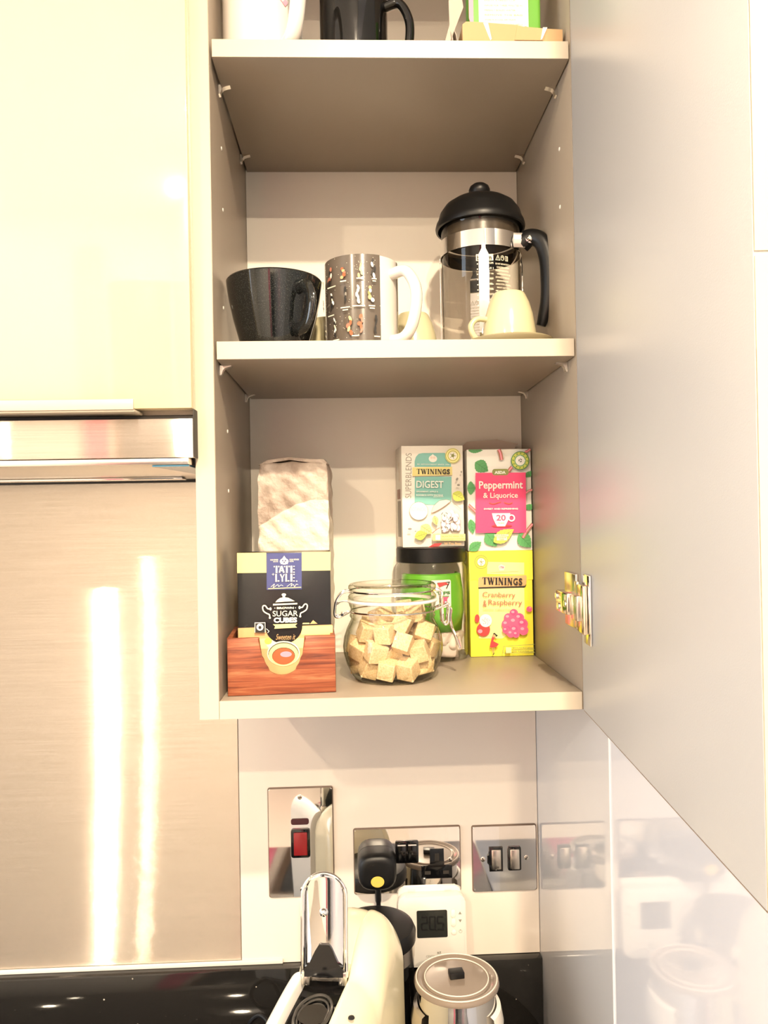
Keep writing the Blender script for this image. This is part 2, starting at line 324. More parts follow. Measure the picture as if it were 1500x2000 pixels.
class Print:
    """flat printing laid on a face as thin inked shapes; drawn in the label's own drawing units inside the frame TL,TR,BL,BR"""
    def __init__(s, TL, TR, BL, BR): s.f = (TL, TR, BL, BR); s.items = []; s.n = 0
    def uv(s, p):
        TL, TR, BL, BR = s.f; x, y = p; u, v = .5, .5
        for _ in range(6):
            xl = TL[0]+(BL[0]-TL[0])*v; xr = TR[0]+(BR[0]-TR[0])*v; u = (x-xl)/(xr-xl)
            yt = TL[1]+(TR[1]-TL[1])*u; yb = BL[1]+(BR[1]-BL[1])*u; v = (y-yt)/(yb-yt)
        return u, v
    def poly(s, pts, m):
        s.n += 1; s.items.append(([s.uv(p) for p in pts], [tuple(range(len(pts)))], m, s.n))
    def rect(s, x0, y0, x1, y1, m): s.poly([(x0, y0), (x1, y0), (x1, y1), (x0, y1)], m)
    def ell(s, cx, cy, rx, ry, m, n=24, rot=0):
        c, k = math.cos(rot), math.sin(rot)
        s.poly([(cx+rx*math.cos(2*PI*i/n)*c-ry*math.sin(2*PI*i/n)*k, cy+rx*math.cos(2*PI*i/n)*k+ry*math.sin(2*PI*i/n)*c) for i in range(n)], m)
    def ring(s, cx, cy, r, w, m, n=28):
        s.n += 1; pts = []; fs = []
        for i in range(n):
            a = 2*PI*i/n; pts += [s.uv((cx+r*math.cos(a), cy+r*math.sin(a))), s.uv((cx+(r-w)*math.cos(a), cy+(r-w)*math.sin(a)))]
            j = (i+1) % n; fs.append((2*i, 2*j, 2*j+1, 2*i+1))
        s.items.append((pts, fs, m, s.n))
    def line(s, pts, w, m):
        """one connected ribbon, so that its pieces never lie over each other"""
        P = [Vector(p) for k, p in enumerate(pts) if k == 0 or (Vector(p)-Vector(pts[k-1])).length > 1e-6]
        if len(P) < 2: return
        s.n += 1; V = []; closed = (P[0]-P[-1]).length < 1e-6 and len(P) > 3
        if closed: P = P[:-1]
        N = len(P)
        for i in range(N):
            a = P[i-1] if (i or closed) else None; b = P[(i+1) % N] if (i < N-1 or closed) else None
            d1 = (P[i]-a).normalized() if a is not None else None; d2 = (b-P[i]).normalized() if b is not None else None
            n1 = Vector((-d1.y, d1.x)) if d1 else None; n2 = Vector((-d2.y, d2.x)) if d2 else None
            if n1 and n2:
                q = (n1+n2)
                q = q.normalized() if q.length > 1e-3 else n1
                q = q*min(1/max(q.dot(n1), .35), 2.2)
            else: q = n1 or n2
            V += [s.uv(P[i]+q*w/2), s.uv(P[i]-q*w/2)]
        F = [(2*i, 2*((i+1) % N), 2*((i+1) % N)+1, 2*i+1) for i in range(N if closed else N-1)]
        s.items.append((V, F, m, s.n))
    def curve(s, pts, w, m, k=6): s.line([(p.x, p.y) for p in spline([(x, y, 0) for x, y in pts], k)], w, m)
    def text(s, t, x0, y0, x1, y1, m, bold=0.0, rot=0, shear=0):
        """fit the words into the box x0..x1, y0 (top)..y1 (bottom); rot=90 reads upwards"""
        cu = bpy.data.curves.new('t', 'FONT'); cu.body = t; cu.offset = bold; cu.shear = shear; cu.resolution_u = 3
        ob = bpy.data.objects.new('t', cu); me = bpy.data.meshes.new_from_object(ob)
        V = [(v.co.x, v.co.y) for v in me.vertices]; F = [tuple(p.vertices) for p in me.polygons]
        bpy.data.meshes.remove(me); bpy.data.objects.remove(ob); bpy.data.curves.remove(cu)
        if not V: return
        ax, bx = min(v[0] for v in V), max(v[0] for v in V); ay, by = min(v[1] for v in V), max(v[1] for v in V)
        out = []
        for x, y in V:
            u, w = (x-ax)/(bx-ax), (y-ay)/(by-ay)
            if rot == 90: out.append((x0+(1-w)*(x1-x0), y1-u*(y1-y0)))
            else: out.append((x0+u*(x1-x0), y1-w*(y1-y0)))
        s.n += 1; s.items.append(([s.uv(p) for p in out], F, m, s.n))
    def small(s, x0, y0, x1, y1, m, t):  s.text(t, x0, y0, x1, y1, m, .015)
    def serif(s, t, x0, y0, x1, y1, m, th=.2):
        """high-contrast serif capitals"""
        wd = {'T': 1, 'W': 1.5, 'I': .55, 'N': 1.15, 'G': 1.05, 'S': .85, 'A': 1.1, 'P': .95}
        tot = sum(wd[c]+.16 for c in t)-.16; k = (x1-x0)/tot; x = x0; H = y1-y0; tk = th*H; tn = tk*.33
        for c in t:
            w = wd[c]*k; X = lambda u: x+u*w
            if c == 'T': s.line([(X(0), y0+tn/2), (X(1), y0+tn/2)], tn, m); s.line([(X(.5), y0), (X(.5), y1)], tk, m); s.line([(X(.25), y1-tn/2), (X(.75), y1-tn/2)], tn, m); s.line([(X(0), y0), (X(0), y0+H*.25)], tn, m); s.line([(X(1), y0), (X(1), y0+H*.25)], tn, m)
            elif c == 'I': s.line([(X(.5), y0), (X(.5), y1)], tk, m); s.line([(X(0), y0+tn/2), (X(1), y0+tn/2)], tn, m); s.line([(X(0), y1-tn/2), (X(1), y1-tn/2)], tn, m)
            elif c == 'N': s.line([(X(.15), y0), (X(.15), y1)], tn*1.3, m); s.line([(X(.85), y0), (X(.85), y1)], tn*1.3, m); s.line([(X(.15), y0), (X(.85), y1)], tk, m); s.line([(X(0), y1-tn/2), (X(.32), y1-tn/2)], tn, m); s.line([(X(.68), y0+tn/2), (X(1), y0+tn/2)], tn, m); s.line([(X(0), y0+tn/2), (X(.2), y0+tn/2)], tn, m)
            elif c == 'W': s.line([(X(.08), y0), (X(.32), y1)], tk, m); s.line([(X(.32), y1), (X(.52), y0)], tn*1.3, m); s.line([(X(.48), y0), (X(.72), y1)], tk, m); s.line([(X(.72), y1), (X(.93), y0)], tn*1.3, m); s.line([(X(0), y0+tn/2), (X(.22), y0+tn/2)], tn, m); s.line([(X(.8), y0+tn/2), (X(1.04), y0+tn/2)], tn, m)
            elif c in 'GS': s.text(c, x, y0, x+w, y1, m, .035)
            elif c == 'A': s.line([(X(.5), y0), (X(.08), y1)], tn*1.3, m); s.line([(X(.5), y0), (X(.9), y1)], tk, m); s.line([(X(.25), y0+H*.65), (X(.75), y0+H*.65)], tn, m)
            x += w+.16*k
    def build(s, name, parent, fn, step=.00006):
        """fn(u, v, h) -> point: u from left, v from top, h height above the face"""
        ms = []; V = []; F = []; I = []
        for pts, fs, m, n in s.items:
            if m not in ms: ms.append(m)
            k = len(V); V += [fn(u, v, .00012+n*step) for u, v in pts]
            for f in fs: F.append(tuple(k+i for i in f)); I.append(ms.index(m))
        me = bpy.data.meshes.new(name); me.from_pydata(V, [], F)
        for m in ms: me.materials.append(M[m])
        for p, i in zip(me.polygons, I): p.material_index = i
        me.update()
        return link(name, me, parent, None, False)
def flat_face(x0, y, z0, x1, z1):
    """a face looking towards -y, from (x0,z0) lower left to (x1,z1) upper right"""
    return lambda u, v, h: (x0+u*(x1-x0), y-h, z1+v*(z0-z1))

# ------------------------------------------------------------ room shell
YW = 0.2835; XR = 0.382; ZT = 0.90; ZB = -0.4216
struct('wall_back', box(-2.8, YW, -1.42, XR+.02, YW+.1, CEIL), 'plaster')
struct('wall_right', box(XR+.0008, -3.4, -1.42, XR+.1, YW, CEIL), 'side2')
o = struct('wall_left', (lambda b: (box(-2.9, -3.4, -1.42, -2.8, -2.2, CEIL, bm=b), box(-2.9, -.4, -1.42, -2.8, YW, CEIL, bm=b), box(-2.9, -2.2, -1.42, -2.8, -.4, -.6, bm=b), box(-2.9, -2.2, 1.05, -2.8, -.4, CEIL, bm=b), b)[-1])(bmesh.new()), 'plaster')
struct('wall_rear', box(-2.9, -3.5, -1.42, XR+.1, -3.4, CEIL), 'plaster')
struct('ceiling', box(-2.9, -3.5, CEIL, XR+.1, YW+.1, CEIL+.05), 'plaster')
struct('floor', box(-2.9, -3.5, -1.47, XR+.1, YW+.1, -1.42), 'floorm')
bm = bmesh.new()
for a in ((-2.86, -2.2, -.6, -2.82, -.4, -.55), (-2.86, -2.2, 1.0, -2.82, -.4, 1.05), (-2.86, -2.2, -.6, -2.82, -2.15, 1.05), (-2.86, -.45, -.6, -2.82, -.4, 1.05), (-2.86, -1.32, -.6, -2.82, -1.28, 1.05)): box(*a, bm=bm)
w1 = struct('window_1', bm, 'white')
struct('window_pane', box(-2.842, -2.15, -.55, -2.838, -.45, 1.0), 'glass', w1)
# right wall: greyer gloss sheet back from the cabinet front, whiter gloss beyond
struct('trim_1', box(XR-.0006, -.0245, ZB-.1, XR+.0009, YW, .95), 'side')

d1 = struct('added_dark_door', box(-.10, -3.3995, -1.42, .36, -3.36, .62, .004), mat('added_door_blue', (.012, .018, .028), .3))  # dark door added on the unseen rear wall for the chrome to mirror
obj('added_door_frame', (lambda b: (box(-.15, -3.3995, -1.42, -.102, -3.35, .66, bm=b), box(-.102, -3.3995, .622, .37, -3.35, .66, bm=b), b)[-1])(bmesh.new()), mat('brown_frame', (.08, .04, .02), .4), d1)
bm = bmesh.new(); pts_ = [(-.42+.20*i/20, -3.33+.018*math.sin(i*1.1)) for i in range(21)]  # pink cloth added out of view to colour the chrome reflections
a_ = [bm.verts.new((x, y, -1.38)) for x, y in pts_]; b_ = [bm.verts.new((x, y, .95)) for x, y in pts_]
for i in range(20): bm.faces.new((a_[i], a_[i+1], b_[i+1], b_[i]))
cu_ = tag(obj('added_pink_cloth', bm, mat('pink_cloth', (.80, .22, .34), .8)), 'pink pleated cloth added out of view for the chrome lever to mirror', 'added_pink_cloth')
md = cu_.modifiers.new('s', 'SOLIDIFY'); md.thickness = .003
# downlights in the ceiling; the last belongs to the added fill lamp
for i, (x, y, p) in enumerate(LAMPS):
    t = thing('downlight', 'round chrome downlight in the ceiling, %s' % ('nearest the open cabinet', 'front of the left row', 'back of the left row', 'rear right, added as fill')[i], 'light', (x, y, CEIL-.001), group='ceiling downlights')
    obj('trim_ring', lathe([(.038, -.001), (.052, -.004), (.055, -.001), (.055, 0), (.038, 0)], 32), 'chrome', t)

# ------------------------------------------------------------ wall coverings, worktop
pn = thing('wall_panel', 'glossy cream glass panel on wall below the open cabinet', 'wall panel', (0, 0, 0))
obj('glass_sheet', box(-.0255, YW-.004, ZB+.0002, XR-.001, YW-.0002, ZT, .0004, 1), 'wallpanel', pn)
sp = thing('steel_splashback', 'brushed stainless steel splashback beneath the extractor hood', 'splashback')
obj('steel_sheet', box(-.95, YW-.0045, ZB+.0062, -.0262, YW-.0002, .30, .0003, 1), 'steel', sp)
for (x, z) in ((-.085, -.405), (-.052, -.165), (-.041, -.25)): pass
tr = tag(obj('sealant_strip', box(-.95, YW-.007, ZB+.0001, .03, YW-.004, ZB+.006, .001), 'white'), 'thin white sealant line along the top of the black upstand', 'sealant')
up = tag(obj('granite_upstand', box(-1.2, .2655, -.5198, XR-.001, YW-.0001, ZB, .0012), 'granite'), 'polished black granite upstand with pale flecks behind the worktop', 'upstand')
wt = tag(obj('worktop', box(-1.2, -.33, -.55, XR-.001, .2650, -.52, .002), 'granite'), 'polished black granite worktop under the coffee machine', 'worktop')
bu = thing('base_unit', 'cream gloss base units under the black worktop', 'cabinet')
obj('carcass', box(-1.2, -.27, -1.41, XR-.002, .26, -.5505), 'carcass', bu)
for i in range(3): obj('door', box(-1.19+i*.52, -.29, -1.30, -.68+i*.52, -.2705, -.56, .001), 'gloss', bu)

# ------------------------------------------------------------ closed cabinet on the left, and the hood
lc = thing('closed_wall_cabinet', 'closed wall cabinet with glossy cream door above the steel hood', 'cabinet')
obj('carcass', box(-.62, .0005, .2845, -.0212, YW-.001, ZT), 'carcass', lc)
dr = obj('door', box(-.616, -.02, .2885, -.0187, -.0008, ZT-.003, .0012), 'gloss', lc)
obj('handle', (lambda b: (box(-.46, -.036, .2855, -.070, -.0335, .2955, .0006, bm=b), box(-.46, -.034, .2838, -.070, -.004, .2862, .0004, bm=b), b)[-1])(bmesh.new()), 'edge', dr)
hd = thing('extractor_hood', 'stainless steel extractor hood under the closed cabinet', 'hood')
obj('front_panel', box(-.62, -.0202, .2408, -.0178, .02, .2785, .0008), 'steel', hd)
obj('side_shade', box(-.0177, -.0190, .2410, -.0170, -.0015, .2880), 'gapshade', hd)  # dark strip standing in for the shade on the hood's side face
obj('shadow_gap', box(-.618, -.004, .2786, -.0190, .0003, .2834), 'gapshade', hd)
obj('rear_gap', box(-.618, .262, .2310, -.0225, .2780, .2338), 'gapshade', hd)
obj('housing', box(-.618, .0205, .2412, -.0225, .2785, .2800), 'gapshade', hd)
obj('glass_visor', box(-.618, -.019, .2340, -.0225, .2785, .2404, .001), 'satin', hd)
obj('light_bar', box(-.615, .19, .2310, -.075, .215, .2338, .0008), 'chrome', hd)
obj('protective_film', prism([(-.058, -.018), (-.0226, -.018), (-.0226, .262), (-.040, .22), (-.044, .09)], .2322, .2337), mat('blue_film', (.03, .12, .19), .15), hd)
obj('gap_liner', box(-.0222, .0018, .2345, -.0205, .02, .2840), 'gapshade', hd)

# ------------------------------------------------------------ open cabinet
T = .0184; Z1 = .64188; Z2 = .33933; D = .25688; CW = .364
oc = thing('open_wall_cabinet', 'open cashmere wall cabinet with two shelves, its door swung out to the right', 'cabinet')
obj('left_panel', box(-.0200, 0, -T, 0, YW-.0045, ZT, .0006), 'carcass', oc)
obj('right_panel', box(CW, 0, -T, XR-.001, YW-.0045, ZT, .0006), 'carcass', oc)
obj('bottom_panel', box(.0003, .0004, -T, CW-.0003, YW-.006, 0, .0005), 'carcass', oc)
obj('top_panel', box(.0003, .0004, ZT-T, CW-.0003, YW-.006, ZT, .0005), 'carcass', oc)
obj('back_panel', box(.0003, D, .0003, CW-.0003, D+.008, ZT-T-.0003), 'backp', oc)
for (a, b) in ((-.0202, -.0002),):
    obj('edge_band', box(a+.0004, -.0009, -T+.0002, b-.0004, -.0001, ZT, .0002, 1), 'edge', oc)
obj('edge_band', box(-.0001, -.0009, -T+.0002, CW-.0004, -.0001, -.0003, .0002, 1), 'edge', oc)
for z in (Z1, Z2):
    sh = obj('shelf', box(.0025, .001, z, CW-.0012, D-.0006, z+T, .0005), 'carcass', oc)
    obj('edge_band', box(.0027, .0001, z+.0003, CW-.0014, .0009, z+T-.0003, .0002, 1), 'edge', sh)
    for sx in (0, 1):
        for y in (.052, .208) if z == Z1 else (.032, .215):
            X = .0004 if sx == 0 else CW-.0004; d = 1 if sx == 0 else -1
            pts = [(0, -.0003), (.0118, -.0003), (.0124, -.0011), (.009, -.0018), (.0050, -.0032), (.0030, -.0058), (.0020, -.0098), (0, -.0104)]
            bm = prism([(X+d*p[0], z+p[1]) for p in pts], y-.0035, y+.0035, 'y')
            obj('shelf_pin', bm, 'pin', oc)
for (sx, y, z) in ((0, .064, .581), (0, .067, .5155), (0, .060, .407), (0, .0735, .276), (0, .0735, .211), (1, .045, .5715), (1, .047, .510)):
    X = .0001 if sx == 0 else CW-.0001; d = 1 if sx == 0 else -1
    bm = lathe([(0, .0009), (.0016, .0008), (.0023, 0)], 12)
    bmesh.ops.rotate(bm, verts=bm.verts, matrix=Matrix.Rotation(d*PI/2, 3, 'Y')); bmesh.ops.translate(bm, verts=bm.verts, vec=(X, y, z))
    obj('peg_hole_cap', bm, 'cardw', oc)
# door swung open just short of square
HX, HY = .3644, -.0012; DA = math.atan2(.3644-.3366, .3962)
dp = bpy.data.objects.new('door', None)
dbm = box(0, -.3965, -.0185, .0185, 0, ZT-.002, .001)
bmesh.ops.rotate(dbm, verts=dbm.verts, matrix=Matrix.Rotation(-DA, 3, 'Z')); bmesh.ops.translate(dbm, verts=dbm.verts, vec=(HX, HY, 0))
door = obj('door', dbm, 'doorin', oc)
def onto_door(bm):
    bmesh.ops.rotate(bm, verts=bm.verts, matrix=Matrix.Rotation(-DA, 3, 'Z')); bmesh.ops.translate(bm, verts=bm.verts, vec=(HX, HY, 0)); return bm
obj('edge_band', onto_door((lambda b: (box(.0004, -.3975, -.0183, .0181, -.3966, .3060, bm=b), box(.0004, -.3975, .3085, .0181, -.3966, ZT-.0024, bm=b), b)[-1])(bmesh.new())), 'gloss', door)
obj('edge_band', onto_door(box(.0004, -.3962, -.0192, .0181, -.0004, -.0186)), mat('brown_edge', (.30, .22, .16), .5), door)
obj('outer_face', onto_door(box(.0186, -.396, -.018, .0196, -.001, ZT-.003)), 'gloss', door)
hz = .0865
obj('hinge_plate', onto_door(box(-.0026, -.046, hz-.034, -.0002, -.020, hz+.034, .0011)), 'chrome', door)
bm = onto_door(box(-.0075, -.040, hz-.024, -.0026, -.012, hz+.024, .002)); obj('hinge_cup', bm, 'nickel', door)
bm = bmesh.new()
box(CW-.0165, -.008, .078, CW-.0035, .034, .100, .0018, bm=bm)
ha = obj('hinge_arm', bm, 'nickel', oc)
obj('hinge_link', (lambda b: (box(CW-.0130, -.030, .0745, CW-.0035, -.010, .0995, .0015, bm=b), box(CW-.008, -.014, .066, CW-.003, -.006, .112, .001, bm=b), b)[-1])(bmesh.new()), 'satin', ha)
obj('mounting_plate', box(CW-.0036, .004, .062, CW-.0002, .046, .118, .001), 'satin', oc)
bm = bmesh.new()
for (y, z) in ((.030, .094), (.022, .084), (-.002, .089)):
    b2 = lathe([(0, .0015), (.0032, .0012), (.0036, 0)], 14); bmesh.ops.rotate(b2, verts=b2.verts, matrix=Matrix.Rotation(-PI/2, 3, 'Y')); bmesh.ops.translate(b2, verts=b2.verts, vec=(CW-.0164, y, z))
    me = mesh(b2); bm.from_mesh(me)
obj('screw', bm, 'chrome', ha)

# ============================================================ BOTTOM COMPARTMENT
# ---- wooden box with a scooped front
wb = thing('wooden_box', 'reddish wooden box with scooped front holding the black sugar carton', 'box', (.0052, .0165, .0003), math.radians(3.6))
WW, WD, WH, WT = .1100, .088, .0588, .0048
cx = .0555; rr = .0205; pts = [(0, 0), (WW, 0), (WW, WH), (cx+rr+.0025, WH)]
for i in range(19):
    a = -PI*i/18; pts.append((cx+rr*math.cos(a), .0395+.0+rr*.98*math.sin(a)))
pts += [(cx-rr-.0025, WH), (0, WH)]
obj('front_panel', prism(pts, 0, WT, 'y', .0016), 'wood', wb)
obj('side_panel', box(0, WT, 0, WT, WD-WT, WH, .0006), 'wood', wb)
obj('side_panel', box(WW-WT, WT, 0, WW, WD-WT, WH, .0006), 'wood', wb)
obj('rear_panel', box(0, WD-WT, 0, WW, WD, WH, .0006), 'wood', wb)
obj('base_board', box(WT, WT, .0002, WW-WT, WD-WT, .004), 'wood', wb)

# ---- black sugar carton
sc = thing('sugar_carton', 'tall black and gold carton of brown sugar cubes standing in the wooden box', 'carton', (.0138, .0375, .0048), math.radians(2.2))
CWd, CH = .0968, .1395
obj('carton_body', box(0, 0, 0, CWd, .044, CH, .0006), 'ibox', sc)
# drawn in a frame whose corners are the carton's visible corners (crop of 250 x 300 px at x6)
p = Print((192, 62), (1310, 48), (205, 1656), (1340, 1642))
def cf(u, v, h): return (u*CWd, -h, CH*(1-v))
p.rect(192, 55, 542, 295, 'igold'); p.rect(968, 50, 1316, 275, 'igold')
p.poly([(196, 950), (1340, 925), (1340, 1640), (205, 1650)], 'itan')                                 # table scene behind the bowl
p.rect(960, 940, 1345, 1040, 'igold'); p.rect(205, 1080, 1340, 1200, 'iyellow2')
p.ell(600, 1150, 60, 50, 'ipale'); p.ell(560, 1110, 45, 40, 'ilime')
p.poly([(975, 915), (1060, 915), (1060, 900), (980, 900)], 'iyellow2'); p.poly([(1065, 915), (1105, 868), (1160, 912)], 'itan')
p.poly([(528, 900), (975, 900)] + [(975-(1-math.cos(a))*225, 930+215*math.sin(a)) for a in [PI*i/16 for i in range(17)]] + [(525, 930)], 'ibox')
p.ell(745, 1260, 200, 150, 'icream'); p.ell(745, 1265, 185, 138, 'iblack'); p.ell(745, 1275, 180, 138, 'iyellow2'); p.ell(745, 1290, 140, 102, 'iblack'); p.ell(745, 1294, 135, 100, 'iorange'); p.ell(775, 1270, 70, 34, 'irasp2')
p.rect(545, 60, 968, 498, 'iblue')
p.ell(757, 160, 52, 38, 'icream'); p.poly([(735, 125), (757, 92), (780, 125)], 'icream'); p.rect(715, 170, 800, 192, 'icream')
for (x, y) in ((740, 150), (772, 152), (757, 172)): p.ell(x, y, 10, 9, 'iblue')
p.small(590, 132, 685, 150, 'icream', 'SUGAR REFINERS'); p.small(625, 156, 685, 168, 'icream', 'SINCE'); p.small(822, 130, 935, 148, 'icream', 'SUGAR REFINERS'); p.small(822, 154, 870, 168, 'icream', '1878')
def st(x0, x1, y0, y1, L):
    w = (x1-x0)
    if L == 'T': p.rect(x0+w*.36, y0, x0+w*.66, y1, 'icream'); p.ell(x0+w*.12, y0+9, 8, 8, 'icream'); p.ell(x0+w*.9, y0+9, 9, 9, 'icream')
    if L == 'A': p.line([(x0+w*.42, y0+6), (x0+w*.12, y1-5)], w*.24, 'icream'); p.line([(x0+w*.48, y0+2), (x0+w*.88, y1-3)], w*.28, 'icream'); p.ell(x0+w*.5, y0+(y1-y0)*.68, 8, 8, 'icream')
    if L == 'L': p.rect(x0+w*.1, y0, x0+w*.42, y1, 'icream'); p.ell(x0+w*.72, y1-10, 12, 9, 'icream')
    if L == 'Y': p.line([(x0+w*.12, y0+3), (x0+w*.5, y0+(y1-y0)*.55)], w*.26, 'icream'); p.line([(x0+w*.88, y0+3), (x0+w*.5, y0+(y1-y0)*.55)], w*.18, 'icream'); p.rect(x0+w*.36, y0+(y1-y0)*.5, x0+w*.64, y1, 'icream')
    if L == 'E': p.rect(x0, y0, x0+w*.4, y1, 'icream'); [p.ell(x0+w*.72, y0+8+q*((y1-y0)-16)/2, 10, 7, 'icream') for q in range(3)]
xs = [630, 690, 758, 808, 870]
for i, L in enumerate('TAT'): st(630+i*62, 700+i*62, 212, 298, L)
st(832, 892, 212, 298, 'E')
for i, L in enumerate('LYL'): st(645+i*60, 705+i*60, 308, 402, L)
st(832, 892, 308, 402, 'E'); p.ell(908, 396, 9, 8, 'icream')
p.line([(610, 311), (640, 311)], 5, 'icream'); p.line([(625, 297), (625, 326)], 5, 'icream')
p.curve([(598, 462), (640, 428), (625, 470), (680, 436), (690, 458), (720, 440), (745, 452)], 5, 'icream')
p.curve([(790, 458), (850, 420), (838, 456), (868, 436), (882, 462), (905, 432), (925, 440)], 5, 'icream')
p.line([(565, 482), (962, 470)], 9, 'igold')
# sugar bowl drawing
p.ell(753, 556, 27, 17, 'icream'); p.rect(738, 562, 768, 590, 'icream')
p.poly([(650, 645), (672, 618), (705, 595), (753, 585), (805, 592), (850, 615), (885, 634), (770, 638)], 'icream')
p.poly([(622, 662), (915, 655), (915, 672), (622, 682)], 'icream')
for sgn, ox in ((1, 0), (-1, 1534)):
    f = lambda x, y: (ox+sgn*x, y-(0 if sgn == 1 else 12))
    p.curve([f(598, 722), f(560, 720), f(548, 706), f(530, 684), f(508, 684), f(498, 706), f(510, 748), f(548, 775), f(578, 790), f(584, 828)], 15, 'icream')
    p.ell(*f(592, 722), 13, 19, 'icream'); p.ell(*f(584, 828), 13, 12, 'icream')
p.text('BROWN', 668, 700, 872, 726, 'icream', .045); p.ell(645, 713, 6, 6, 'icream'); p.ell(893, 713, 6, 6, 'icream')
p.text('SUGAR', 618, 745, 922, 812, 'icream', .008); p.text('CUBES', 630, 825, 912, 888, 'iwhite', .05)
p.poly([(620, 905), (915, 900), (888, 925), (912, 948), (636, 958), (648, 930)], 'igold')
p.text('Sweeten it', 655, 1022, 892, 1090, 'itan', -.005, shear=.4)
p.rect(402, 880, 530, 1000, 'iwhite'); p.rect(408, 888, 524, 1000, 'iblack'); p.ell(465, 935, 42, 42, 'iwhite'); p.ell(465, 940, 18, 20, 'iblack')
p.line([(540, 955), (575, 985), (556, 1005)], 6, 'iwhite')
p.build('front_print', sc, cf)

# ---- flour bag
fb = thing('paper_bag', 'crumpled paper bag with pinkish top and cream lower label behind the black carton', 'paper bag', (.024, .150, .0003), math.radians(-3))
bm = bmesh.new(); bw, bd, bh = .0815, .060, .247
NX, NY, NZ = 30, 18, 70; import itertools
def bagpt(i, j, kz):
    """walk round the section: i in 0..2(NX+NY)"""
    tz = kz/NZ
    if i < NX: x, y = i/NX, 0
    elif i < NX+NY: x, y = 1, (i-NX)/NY
    elif i < 2*NX+NY: x, y = 1-(i-NX-NY)/NX, 1
    else: x, y = 0, 1-(i-2*NX-NY)/NY
    px, py = x*bw, y*bd
    bul = math.sin(PI*min(1, max(0, tz)))**.5*.0022
    cxx, cyy = px-bw/2, py-bd/2
    rnd = math.sin(px*310+tz*41)*math.cos(py*270+tz*23)*.0009+math.sin(px*130+tz*17+1)*math.sin(tz*60+px*90)*.0012+abs(math.sin(tz*23+px*38+py*50))*.0003
    kx = 1+(bul+rnd)/bw*1.0; ky = 1+(bul*1.3+rnd*1.6)/bd*1.4
    top = max(0, (tz-.965)/.035); s = 1-.04*top
    z = tz*bh - (abs(cxx)/bw*.004*top) + math.sin(px*200)*.0006*top
    return (bw/2+cxx*kx*s, bd/2+cyy*ky*s, z)
n_ = 2*(NX+NY); rings = [[bm.verts.new(bagpt(i, 0, k)) for i in range(n_)] for k in range(NZ+1)]
mi = []
for k in range(NZ):
    for i in range(n_):
        f = bm.faces.new((rings[k][i], rings[k][(i+1) % n_], rings[k+1][(i+1) % n_], rings[k+1][i]))
bm.faces.new(rings[0][::-1])
tc_ = bm.verts.new((bw/2, bd/2, bh+.001))
for i in range(n_): bm.faces.new((rings[NZ][i], rings[NZ][(i+1) % n_], tc_))
me = mesh(bm)
bag = link('bag_body', me, fb, ['paper'], True, 80)
obj('folded_top', (lambda b: (prism([(-.001, bh-.003), (.020, bh+.0005), (.036, bh+.003), (.050, bh+.0005), (bw+.001, bh-.003), (bw-.004, bh+.0028), (.06, bh+.0032), (.036, bh+.006), (.010, bh+.0030)], .004, .030, 'y', .0003, bm=b), b)[-1])(bmesh.new()), 'paper', fb)

# ---- clip-top jar of sugar cubes
JX, JY = .1775, .0885
jar = thing('clip_top_jar', 'squat clip-top glass jar filled with brown sugar cubes, at the shelf front', 'jar', (JX, JY, .0003))
outer = [(0, .0022), (.018, .0016), (.036, 0), (.0425, .0012), (.0465, .006), (.0520, .017), (.0552, .029), (.0558, .037), (.0545, .047), (.0510, .057), (.0475, .064), (.0462, .0675), (.0478, .0695), (.0478, .0715), (.0466, .0735), (.0470, .079), (.0485, .0825), (.0485, .0850)]
obj('glass_body', lathe(outer, 72), 'glassg', jar, 80)
inner = [(.0440, .0850), (.0438, .072), (.0440, .066), (.048, .058), (.0515, .046), (.0525, .036), (.0515, .026), (.048, .014), (.043, .0065), (.034, .0045), (0, .0045)]
obj('inner_wall', lathe(inner, 72), thin_glass('inner_glass', (.985, .985, .975), (.75, .74, .64), .5), jar, 80)
obj('rubber_seal', lathe([(.0440, .0853), (.0500, .0853), (.0508, .0866), (.0500, .0885), (.0440, .0885), (.0440, .0853)], 72), 'rubber', jar)
obj('glass_lid', lathe([(.0435, .0888), (.0490, .0890), (.0495, .0915), (.0480, .0940), (.0466, .0955), (.0475, .0975), (.0490, .1000), (.0488, .1035), (.0470, .1055), (.0440, .1050), (.0425, .1025), (0, .1015)], 72), 'glassg', jar, 80)
obj('seal_tab', tube([(-.049, -.006, .0868), (-.054, -.005, .0872), (-.059, -.003, .0860), (-.0625, 0, .083)], .0018, 8, flat=(.6, 2.0)), 'rubber', jar)
bm = bmesh.new()
ring = lambda r, z, n=48, a0=0, a1=2*PI: [(r*math.cos(a0+(a1-a0)*i/n), r*math.sin(a0+(a1-a0)*i/n), z) for i in range(n)]
tube(ring(.0478, .0755), .0010, 8, bm, True)
tube(ring(.0482, .0978), .0010, 8, bm, True)
obj('wire_band', bm, 'chrome', jar)
